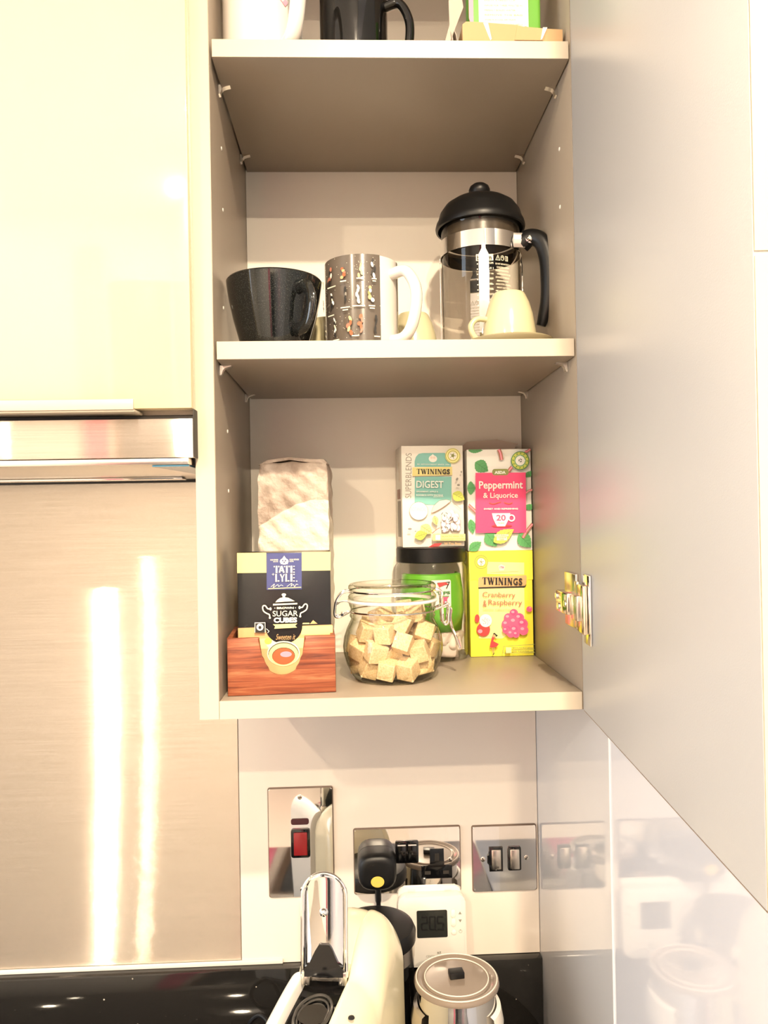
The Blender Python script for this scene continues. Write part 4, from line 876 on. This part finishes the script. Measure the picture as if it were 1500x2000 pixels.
rows = ['DO NOT USE ON STOVETOP', 'CHILDREN AWAY', 'DO NOT PUSH DOWN', 'WITH FORCE', 'IF FORCE IS NEEDED', 'REMOVE PLUNGER', 'AND STIR AGAIN', 'NICHT AUF HERD', 'NE PAS POSER', 'SUR LA CUISINIERE', 'HANDLE WITH CARE', 'NO USAR', 'EN LA COCINA']
for i, t_ in enumerate(rows): p.text(t_, 450+(i % 2)*30, 160+i*62, 860-(i % 3)*30, 190+i*62, 'icream', .02)
for i in range(9): p.text(('8 CUPS', '1.0 l', '34 oz', 'PYREX', '6', '5', 'MADE IN', 'FRANCE', '4')[i], 260, 150+i*95, 400, 185+i*95, 'icream', .02); p.ell(30, 180+i*95, 14, 12, 'icream')
def bk(u, v, h): a = -PI/2-.28+u*1.05; return ((GR+.0003+h*.2)*math.cos(a), (GR+.0003+h*.2)*math.sin(a), .121-v*.0880)
p.build('printed_text', fp, bk)

# ============================================================ TOP SHELF
ZU = Z1+T+.0003
def mug(name, label, x, y, r, h, m, ang, out=.026, hr=.006, z0=.012, z1=None):
    t = thing(name, label, 'mug', (x, y, ZU))
    obj('mug_body', lathe([(0, 0), (r*.93, 0), (r*.985, .0015), (r, .005), (r, h-.001), (r-.0015, h), (r-.003, h-.001), (r-.0035, .006), (0, .005)], 80), m, t)
    obj('handle', cup_handle(0, 0, r, ang, z0, z1 or h-.014, out, hr, (1, 1.15)), m, t); return t
wm = mug('white_mug', 'large plain white mug at the left end of top shelf', .0480, .0560, .0425, .102, 'wcer', -.95, .030, .0072, .004, .088)
sphere_dot = obj('printed_heart', prism([(-.002, .004), (.003, .001), (.006, .005), (.009, .002), (.006, -.003)], 0, .0002, 'y'), 'irasp2', wm); sphere_dot.location = (.022, -.0372, .0500); sphere_dot.rotation_euler = (0, 0, .55)
mug('black_mug', 'tall glossy black mug with angular handle on top shelf', .1455, .0800, .0375, .108, 'bcer', -.30, .026, .0050, .004, .078)
kc = thing('kraft_carton', 'torn open kraft card tray holding a green packet on the top shelf', 'carton', (.2565, .012, ZU), math.radians(.5))
KW, KD, KH = .1040, .070, .0235
obj('front_panel', prism([(0, 0), (KW, 0), (KW, KH-.004), (KW*.86, KH-.0035), (KW*.66, KH-.002), (KW*.63, KH-.001), (KW*.58, KH-.003), (KW*.55, KH), (.02, KH+.0025), (.004, KH+.003), (0, KH)], 0, .0008, 'y'), 'kraft', kc)
obj('tuck_flap', prism([(KW*.515, .0075), (KW*.80, .0075), (KW*.84, KH-.0045), (KW*.66, KH-.003), (KW*.545, KH-.001), (KW*.53, KH*.6)], -.0009, -.0002, 'y'), 'kraft', kc)
obj('side_panel', box(0, .001, 0, .0008, KD, KH), 'kraft', kc); obj('side_panel', box(KW-.0008, .001, 0, KW, KD, KH-.004), 'kraft', kc)
obj('rear_panel', box(.001, KD-.0008, 0, KW-.001, KD, KH), 'kraft', kc); obj('base_panel', box(.001, .001, .0001, KW-.001, KD-.001, .0008), 'kraft', kc)
for (a, b) in ((-.0045, .30), (-.009, .55)):
    fl = obj('open_flap', prism([(.0, 0), (.040, 0), (.036, .026), (.006, .022), (0, .014)], 0, .0006, 'x'), 'card', kc); fl.location = (a, .003, .0005); fl.rotation_euler = (0, -.12, 0)
obj('open_flap', prism([(.004, 0), (.018, .010), (.026, 0)], 0, .0006, 'y'), 'card', kc).location = (.078, .020, KH-.003)
obj('torn_slit', (lambda b: (prism([(.0215, KH+.0015), (.0265, KH+.0015), (.0300, .0085), (.0285, .0070)], -.0006, -.0001, 'y', bm=b), prism([(KW*.80, KH-.003), (KW*.845, KH-.003), (KW*.790, .0085), (KW*.775, .0075)], -.0015, -.0010, 'y', bm=b), b)[-1])(bmesh.new()), 'cardw', kc)
gpk = thing('green_packet', 'bright green packet with white leaflet standing in the kraft tray', 'packet', (.2600, .030, ZU+.0012))
obj('packet_body', box(.006, 0, 0, .0830, .022, .105, .004, 3), 'igreenb', gpk)
obj('leaflet', prism([(.0165, .0190), (.0500, .0190), (.0690, .0290), (.0690, .080), (.0165, .080)], -.0012, -.0004, 'y'), 'cardw', gpk)
obj('pink_corner', prism([(.0062, .04), (.0110, .022), (.0110, .08), (.0062, .08)], -.0010, -.0003, 'y'), 'irasp2', gpk)
p = Print((0, 0), (100, 0), (0, 100), (100, 100))
for i, t_ in enumerate(('ENJOY A FRESH CUP', 'INFUSE FOR THREE MINUTES IN', 'FRESHLY BOILED WATER', 'REMOVE THE BAG', 'STORE IN A COOL DRY PLACE', 'KEEP AWAY FROM STRONG SMELLS')): p.text(t_, 12, 8+i*14, 88 if i % 2 else 74, 13+i*14, 'itan', 0)
p.build('leaflet_text', gpk, flat_face(.0165, -.0012, .026, .0690, .062))
gt = tag(obj('paper_tag', prism([(.0, .065), (.012, .075), (.016, .060), (.003, .012), (.0, .018), (.0035, .04)], 0, .0008, 'y', bm=None), 'card'), 'folded grey brown paper tag left of the kraft tray', 'paper tag')
gt.location = (.2360, .020, ZU-.0115+.0003); gt.rotation_euler = (0, .12, 0)

# ============================================================ ELECTRICAL PLATES
def plate(name, label, x0, z0, x1, z1, cat='socket'):
    t = thing(name, label, cat, (x0, YW-.0042, z0))
    w, h = x1-x0, z1-z0
    bm = prism(rrect(0, 0, w, h, .0022), 0, -.0036, 'y')
    bmesh.ops.bevel(bm, geom=[e for e in bm.edges if all(abs(v.co.y+.0036) < 1e-6 for v in e.verts)], offset=.0012, segments=2, affect='EDGES')
    obj('chrome_plate', bm, 'chrome', t)
    obj('plate_outline', prism(rrect(-.0013, -.0013, w+.0013, h+.0013, .003), .0001, -.0012, 'y'), mat('brown_outline', (.16, .11, .08), .5), t); return t  # wider brown backing that gives the plate a dark outline
def disc(r, h, c, m, name, parent, n=24):
    bm = lathe([(0, h), (r*.8, h), (r, h*.6), (r, 0)], n); bmesh.ops.rotate(bm, verts=bm.verts, matrix=Matrix.Rotation(PI/2, 3, 'X')); bmesh.ops.translate(bm, verts=bm.verts, vec=c)
    return obj(name, bm, m, parent)
def screw(parent, x, z, rot=.3):
    s_ = disc(.0032, .0007, (x, -.0036, z), 'satin', 'screw', parent, 20)
    b = box(-.0026, -.0047, -.0004, .0026, -.0042, .0004); bmesh.ops.rotate(b, verts=b.verts, matrix=Matrix.Rotation(rot, 3, 'Y')); bmesh.ops.translate(b, verts=b.verts, vec=(x, 0, z))
    obj('screw_slot', b, 'black', s_)
ck = plate('cooker_switch', 'tall chrome cooker switch plate with red rocker', .0140, -.3312, .1000, -.1856, 'switch')
screw(ck, .0425, .1340, .2); screw(ck, .0440, .0095, .5)
obj('neon_window', prism(rrect(.0300, .0970, .0542, .1052, .003), -.0036, -.0046, 'y'), mat('dark_red_lens', (.05, .008, .01), .1), ck)
obj('rocker_surround', prism(rrect(.0298, .0532, .0555, .0915, .003), -.0036, -.0062, 'y', .0004), 'blackg', ck)
obj('rocker', box(.0335, -.0090, .0570, .0518, -.0060, .0878, .0012), mat('red_rocker', (.26, .012, .015), .25), ck)
ds = plate('double_socket', 'chrome double socket plate with black inserts and one plug in', .1290, -.3312, .2725, -.2443)
screw(ds, .1300, .0425, .6)
obj('rocker_surround', prism(rrect(.0555, .0405, .0870, .0705, .002), -.0036, -.0052, 'y', .0003), 'blackg', ds)
for k in range(2):
    obj('rocker', box(.0580+k*.0145, -.0078, .0435, .0700+k*.0145, -.0050, .0675, .0012), 'blackg', ds)
    obj('rocker_highlight_strip', box(.0585+k*.0145, -.0081, .0650, .0695+k*.0145, -.0077, .0666), 'white', ds)
T_ = [(.0905, .0180), (.1325, .0180), (.1325, .0355), (.1215, .0355), (.1215, .0580), (.1025, .0580), (.1025, .0355), (.0905, .0355)]
ins = obj('socket_insert', prism(T_, -.0036, -.0046, 'y', .0003), 'blackg', ds)
obj('pin_slots', (lambda b: (box(.1090, -.0050, .0420, .1150, -.0046, .0520, bm=b), box(.0950, -.0050, .0240, .1030, -.0046, .0285, bm=b), box(.1200, -.0050, .0240, .1280, -.0046, .0285, bm=b), b)[-1])(bmesh.new()), 'gapshade', ins)
fc = plate('fused_switch', 'square chrome fused switch plate beside the glossy side wall', .2905, -.3335, .3772, -.2457, 'switch')
screw(fc, .0137, .0435, .9); screw(fc, .0735, .0440, -.9)
obj('fuse_surround', prism([(.0220, .0275), (.0405, .0275), (.0405, .0600), (.0220, .0600), (.0220, .0510), (.0195, .0490), (.0195, .0385), (.0220, .0365)], -.0036, -.0060, 'y', .0003), 'blackg', fc)
fz = obj('fuse_carrier', box(.0250, -.0072, .0305, .0378, -.0058, .0570, .0008), 'satin', fc)
p = Print((0, 0), (100, 0), (0, 30), (100, 30)); p.text('FUSE', 20, 4, 80, 26, 'iblack', .02); p.build('fuse_lettering', fz, flat_face(.0260, -.0072, .0318, .0368, .0350))
obj('rocker_surround', prism(rrect(.0475, .0280, .0655, .0600, .0018), -.0036, -.0058, 'y', .0003), 'blackg', fc)
obj('rocker', box(.0500, -.0088, .0305, .0630, -.0056, .0575, .0012), 'satin', fc)
# plug
pg = thing('plug', 'chunky black plug with gold sticker in the double socket', 'plug', (.1590, YW-.0082, -.2905))
pts = []
for i in range(32):
    a = 2*PI*i/32; c, s_ = math.cos(a), math.sin(a); k = (abs(c)**3.2+abs(s_)**3.2)**(-1/3.2); pts.append((.0262*k*c, (.0245)*k*s_))
bm = bmesh.new(); prev = None
for (yy, sc2) in ((0, 1), (-.010, 1), (-.020, .985), (-.0265, .93), (-.0295, .82), (-.0305, .6)):
    vs = [bm.verts.new((x*sc2, yy, z*sc2)) for x, z in pts]
    if prev:
        for i in range(32): bm.faces.new((prev[i], prev[(i+1) % 32], vs[(i+1) % 32], vs[i]))
    else: bm.faces.new(vs)
    prev = vs
bm.faces.new(prev[::-1]); obj('plug_body', bm, 'black', pg, 50)
disc(.0088, .0004, (0, -.0306, -.0125), 'isticker', 'gold_sticker', pg).scale = (1, 1, .82)
p = Print((0, 0), (100, 0), (0, 60), (100, 60)); p.ring(50, 30, 48, 3, 'itan'); p.text('13A', 22, 18, 78, 42, 'itan', 0); p.build('sticker_lettering', pg, flat_face(-.006, -.0312, -.0140, .006, -.0070))
obj('cable', tube(spline([(.001, -.016, -.020), (.001, -.0165, -.045), (.003, -.0175, -.080), (.004, -.0175, -.125), (.005, -.0175, -.18), (.006, -.0175, -.2285)], 8), [.0042]*8+[.0032]*33, 10), 'black', pg)

# ---- thermostat leaning on the wall, standing on the upstand
th = thing('thermostat', 'white wireless room thermostat with dark screen leaning on the wall', 'thermostat', (.1862, .2680, ZB+.0003), rot=(math.radians(-4), 0, 0)); th.scale = (1, 1, .95)
obj('housing', prism(rrect(0, 0, .0905, .0965, .010, 8), 0, -.0140, 'y', .0025), 'white', th)
obj('stand', (lambda b: (prism(rrect(.001, .050, .0865, .1030, .009, 8), .0003, .0055, 'y', .001, bm=b), box(.014, -.0010, .0980, .024, .0002, .0998, bm=b), box(.064, -.0010, .0980, .074, .0002, .0998, bm=b), b)[-1])(bmesh.new()), 'white', th)
sc3 = obj('screen', prism(rrect(.0245, .0395, .0655, .0765, .002), -.0138, -.0146, 'y'), 'lcd', th)
p = Print((0, 0), (100, 0), (0, 100), (100, 100))
def seg7(x, c):
    segs = {'2': 'abged', '0': 'abcdef', '5': 'afgcd'}[c]; w, h = 18, 46; y = 24
    L = {'a': ((x, y), (x+w, y)), 'b': ((x+w, y), (x+w, y+h/2)), 'c': ((x+w, y+h/2), (x+w, y+h)), 'd': ((x, y+h), (x+w, y+h)), 'e': ((x, y+h/2), (x, y+h)), 'f': ((x, y), (x, y+h/2)), 'g': ((x, y+h/2), (x+w, y+h/2))}
    for s_ in segs: p.line(L[s_], 5, 'lcdd')
seg7(16, '2'); seg7(42, '0'); seg7(68, '5'); p.ell(63, 71, 2.5, 2.5, 'lcdd')
p.build('digits', sc3, flat_face(.0245, -.0146, .0395, .0655, .0765))
obj('button', prism(rrect(.0705, .0655, .0768, .0768, .003), -.0138, -.0150, 'y', .0004), 'cardw', th)
obj('button', prism(rrect(.0705, .0535, .0768, .0645, .003), -.0138, -.0150, 'y', .0004), 'cardw', th)
obj('button', prism(rrect(.0705, .0425, .0772, .0492, .0032), -.0138, -.0150, 'y', .0004), 'cardw', th)
p = Print((0, 0), (905, 0), (0, 1010), (905, 1010))
p.poly([(805, 315), (850, 315), (828, 275)], 'igrey'); p.poly([(805, 385), (850, 385), (828, 425)], 'igrey'); p.ring(828, 545, 22, 4, 'igrey'); p.line([(828, 515), (828, 540)], 5, 'igrey')
for (a, b, c, d) in ((700, 235, 772, 360), (700, 362, 772, 478), (700, 510, 776, 590)):
    pts_ = rrect(a, b, c, d, 34); p.line(pts_+[pts_[0]], 3, 'ipale')
p.text('CENTAUR', 360, 850, 520, 880, 'igrey', 0); p.ell(520, 818, 12, 10, 'igrey'); p.ell(548, 814, 12, 10, 'igrey'); p.rect(508, 830, 560, 836, 'igrey')
p.build('printed_marks', th, flat_face(0, -.0140, 0, .0905, .1010))

# ============================================================ COFFEE MACHINE
cm = thing('coffee_machine', 'cream capsule coffee machine with raised chrome lever on the worktop', 'coffee machine', (.098, .045, -.5199), math.radians(-17))
CM0 = .0
def top(y):
    """height of the shell's ridge above the worktop along local y (front -, back +)"""
    if y < 0: return .218-.10*max(0, (-y-.01))**1.0*.35-3.2*y*y*.25
    if y < .07: return .218+.034*math.sin(PI/2*min(1, y/.058))
    return .252-.030*((y-.07)/.04)**2
def shell(sgn, mname):
    bm = bmesh.new(); rings = []
    ys = [-.150+.0065*i for i in range(40)]
    ys = [y for y in ys if y <= (.104 if sgn > 0 else .004)]
    XI, XO = .0245, (.0590 if sgn > 0 else .0440)
    for y in ys:
        h = top(y); sect = []
        sect.append((XI, h-.055)); sect.append((XI, h-.003)); sect.append((XI+.0012, h-.0008))
        for k in range(13):
            a = PI/2*k/12; rx = XO-XI-.003; rz = .050 if sgn > 0 else .030
            sect.append((XI+.003+rx*math.sin(a), h-rz+rz*math.cos(a)))
        sect.append((XO+.001, .09)); sect.append((XO-.004, .004))
        rings.append([bm.verts.new((sgn*x, y, z)) for x, z in sect])
    for a, b in zip(rings, rings[1:]):
        for k in range(len(a)-1): bm.faces.new((a[k], a[k+1], b[k+1], b[k]))
    bm.faces.new(rings[0]); bm.faces.new(rings[-1])
    return obj('shell_side', bm, mname, cm, 50)
shell(1, 'machine'); shell(-1, 'machw')
bm = bmesh.new(); rings = []
for i in range(22):
    y = .012+.0050*i; h = top(y)-.0006 if y < .07 else .2514-.035*((y-.07)/.047)**2
    k = 1.0 if y < .08 else math.sqrt(max(.25, 1-((y-.08)/.05)**2))
    sect = [(.0500*k*math.cos(PI*j/24)**1*(1 if j < 12 else .90)+.006, h-.052+.052*abs(math.sin(PI*j/24))**.62) for j in range(25)]
    rings.append([bm.verts.new((.0500*k+.006, y, .006))]+[bm.verts.new((x, y, z)) for x, z in sect]+[bm.verts.new((-.045*k+.006, y, .006))])
for a, b in zip(rings, rings[1:]):
    for k in range(len(a)-1): bm.faces.new((a[k], a[k+1], b[k+1], b[k]))
bm.faces.new(rings[0]); bm.faces.new(rings[-1][::-1])
obj('rear_shell', bm, 'machine', cm, 50)
bm = bmesh.new(); pr = None
for i in range(38):
    y = -.148+.0068*i
    if y > .020: break
    z = top(y)-.016; vs = [bm.verts.new((x, y, z-.004*(1-abs(x)/.0242))) for x in (-.0242, -.012, 0, .012, .0242)]
    lo = [bm.verts.new((x, y, .02)) for x in (.0242, -.0242)]
    vs = vs+lo
    if pr:
        for k in range(7): bm.faces.new((pr[k], pr[(k+1) % 7], vs[(k+1) % 7], vs[k]))
    else: bm.faces.new(vs)
    pr = vs
bm.faces.new(pr[::-1]); core = obj('black_core', bm, 'blackg', cm, 50)
bm = bmesh.new()
for k, (rx, ry, z, r) in enumerate(((.0175, .030, .203, .0016), (.0145, .025, .2015, .0012), (.0115, .020, .2000, .0010))):
    tube([(rx*math.cos(2*PI*i/40), -.040+ry*math.sin(2*PI*i/40), z-.001*(1 if math.sin(2*PI*i/40) < 0 else 0)-.0000+0.035*(0.0)) for i in range(40)], r, 8, bm, True)
obj('capsule_slot_ring', bm, 'smoke' if False else mat('dark_grey_plastic', (.06, .055, .05), .2), cm)
obj('capsule_slot', lathe([(0, .2005), (.014, .2012), (.016, .2018)], 32), 'gapshade', cm).location = (0, -.040, 0)
obj('button', lathe([(0, .0012), (.0030, .0010), (.0034, 0)], 16), 'black', cm).location = (.0445, -.052, .2125)
obj('button', lathe([(0, .002), (.0024, .0016), (.0028, 0)], 16), mat('dark_plastic_button', (.05, .045, .04), .3), cm).location = (0.004, -.094, .1985)
# raised lever: stadium-shaped curved chrome plate with rim
lv = bpy.data.objects.new('lever', None)
LW, LH = .0232, .1040
bm = bmesh.new(); grid = []
NU, NV = 12, 30
for j in range(NV+1):
    z = LH*j/NV; hw = LW
    if z > LH-LW: hw = math.sqrt(max(LW*LW-(z-(LH-LW))**2, 1e-8))
    row = []
    for i in range(NU+1):
        x = -hw+2*hw*i/NU; yb = -.007*(1-(x/LW)**2)
        row.append(bm.verts.new((x, yb+.001, z)))
    grid.append(row)
for a, b in zip(grid, grid[1:]):
    for i in range(NU): bm.faces.new((a[i], a[i+1], b[i+1], b[i]))
me = mesh(bm); lever = link('lever', me, cm, 'chrome', True, 60)
md = lever.modifiers.new('s', 'SOLIDIFY'); md.thickness = .0012; md.offset = 1
lever.location = (0, -.002, .2190)
lever.rotation_euler = (math.radians(-5), 0, math.radians(10))
rim = [(-LW, -.0025, 0)]+[(-LW, -.0025, LH-LW)]+[(LW*math.cos(PI-PI*i/20), -.0025, LH-LW+LW*math.sin(PI*i/20)) for i in range(1, 20)]+[(LW, -.0025, LH-LW), (LW, -.0025, 0)]
obj('lever_rim', tube(rim, .0019, 10), 'chrome', lever)
obj('lever_boss', sphere((0, -.0060, .0660), .0046, None, 1, 14), 'chrome', lever)
obj('lever_insert', prism([(-.0205, .002), (.0205, .002), (.0205, .010), (.015, .016), (.009, .030), (.006, .034), (-.005, .034), (-.009, .028), (-.015, .016), (-.0205, .010)], -.0085, -.0010, 'y'), 'blackg', lever)
obj('lever_fork', (lambda b: (box(-.0240, -.006, -.008, -.0150, .004, .006, .0015, bm=b), box(.0150, -.006, -.008, .0240, .004, .006, .0015, bm=b), box(-.015, -.001, -.006, .015, .003, .004, .001, bm=b), b)[-1])(bmesh.new()), 'satin', lever)
# water tank behind
bm = lathe([(0, .001), (.046, .001), (.048, .004), (.048, .175)], 48); obj('water_tank', bm, 'tank', cm, 60).location = (.010, .1575, .0)
bm = lathe([(.048, .172), (.0505, .174), (.0510, .184), (.0480, .1905), (.040, .1935), (0, .1955)], 48); obj('tank_lid', bm, 'black', cm).location = (.010, .1575, .0)
obj('tank_band', lathe([(.0485, .155), (.0490, .155), (.0490, .172), (.0485, .172)], 48), 'satin', cm).location = (.010, .1575, .0)
obj('base_foot', box(-.05, -.10, .0002, .05, .10, .02, .004), 'black', cm)
tag(obj('coiled_cable', tube(spline([(.02, .205, -.5140), (.0, .215, -.50), (-.010, .222, -.470), (.006, .215, -.450), (.024, .20, -.462), (.034, .19, -.50), (.036, .185, -.5135)], 8), .0028, 10), 'black'), 'thin black cable looping up left of the coffee machine', 'cable')

# ============================================================ MILK FROTHER
mf = thing('milk_frother', 'round steel milk frother with smoky transparent lid right of the coffee machine', 'milk frother', (.2447, .1130, -.5199))
mf.scale = (1, 1, 1.03)
obj('jug_body', lathe([(0, .02), (.044, .02), (.0455, .030), (.0462, .090), (.0452, .130), (.0430, .150), (.0425, .158), (.0418, .158), (.041, .04), (0, .03)], 64), 'chrome', mf)
obj('base_collar', lathe([(0, 0), (.050, 0), (.0525, .004), (.0530, .090), (.0515, .098), (.0490, .100), (.0475, .085), (.0475, .005), (0, .004)], 64), 'blackg', mf)
obj('side_grip', lathe([(.0475, .104), (.0520, .106), (.0530, .120), (.0500, .136), (.0455, .138)], 40, a0=-.75, a1=.65), 'white', mf)
obj('side_grip', lathe([(.0475, .104), (.0520, .106), (.0530, .120), (.0500, .136), (.0455, .138)], 30, a0=PI-.5, a1=PI+.55), 'satin', mf)
ld = obj('lid', lathe([(.0455, .1585), (.0486, .1590), (.0490, .1610), (.0480, .1640), (.0440, .1655), (.0400, .1640), (.0380, .1625), (.0360, .1640), (0, .1650)], 64), mat('smoky_lid', (.22, .175, .14), .16, coat=.5), mf)
for r in (.0365, .0462): obj('seal_ring', (lambda b: (tube([(r*math.cos(2*PI*i/48), r*math.sin(2*PI*i/48), .1648 if r < .04 else .1650) for i in range(48)], .0007, 6, b, True), b)[-1])(bmesh.new()), 'ipale', ld)
bm = box(-.0085, -.0060, .165, .0085, .0060, .1720, .0010); bmesh.ops.rotate(bm, verts=bm.verts, matrix=Matrix.Rotation(.12, 3, 'Z')); obj('lid_knob', bm, 'black', ld)

for o in bpy.data.objects:
    if o.name.startswith('t.') and o.type == 'FONT': bpy.data.objects.remove(o)
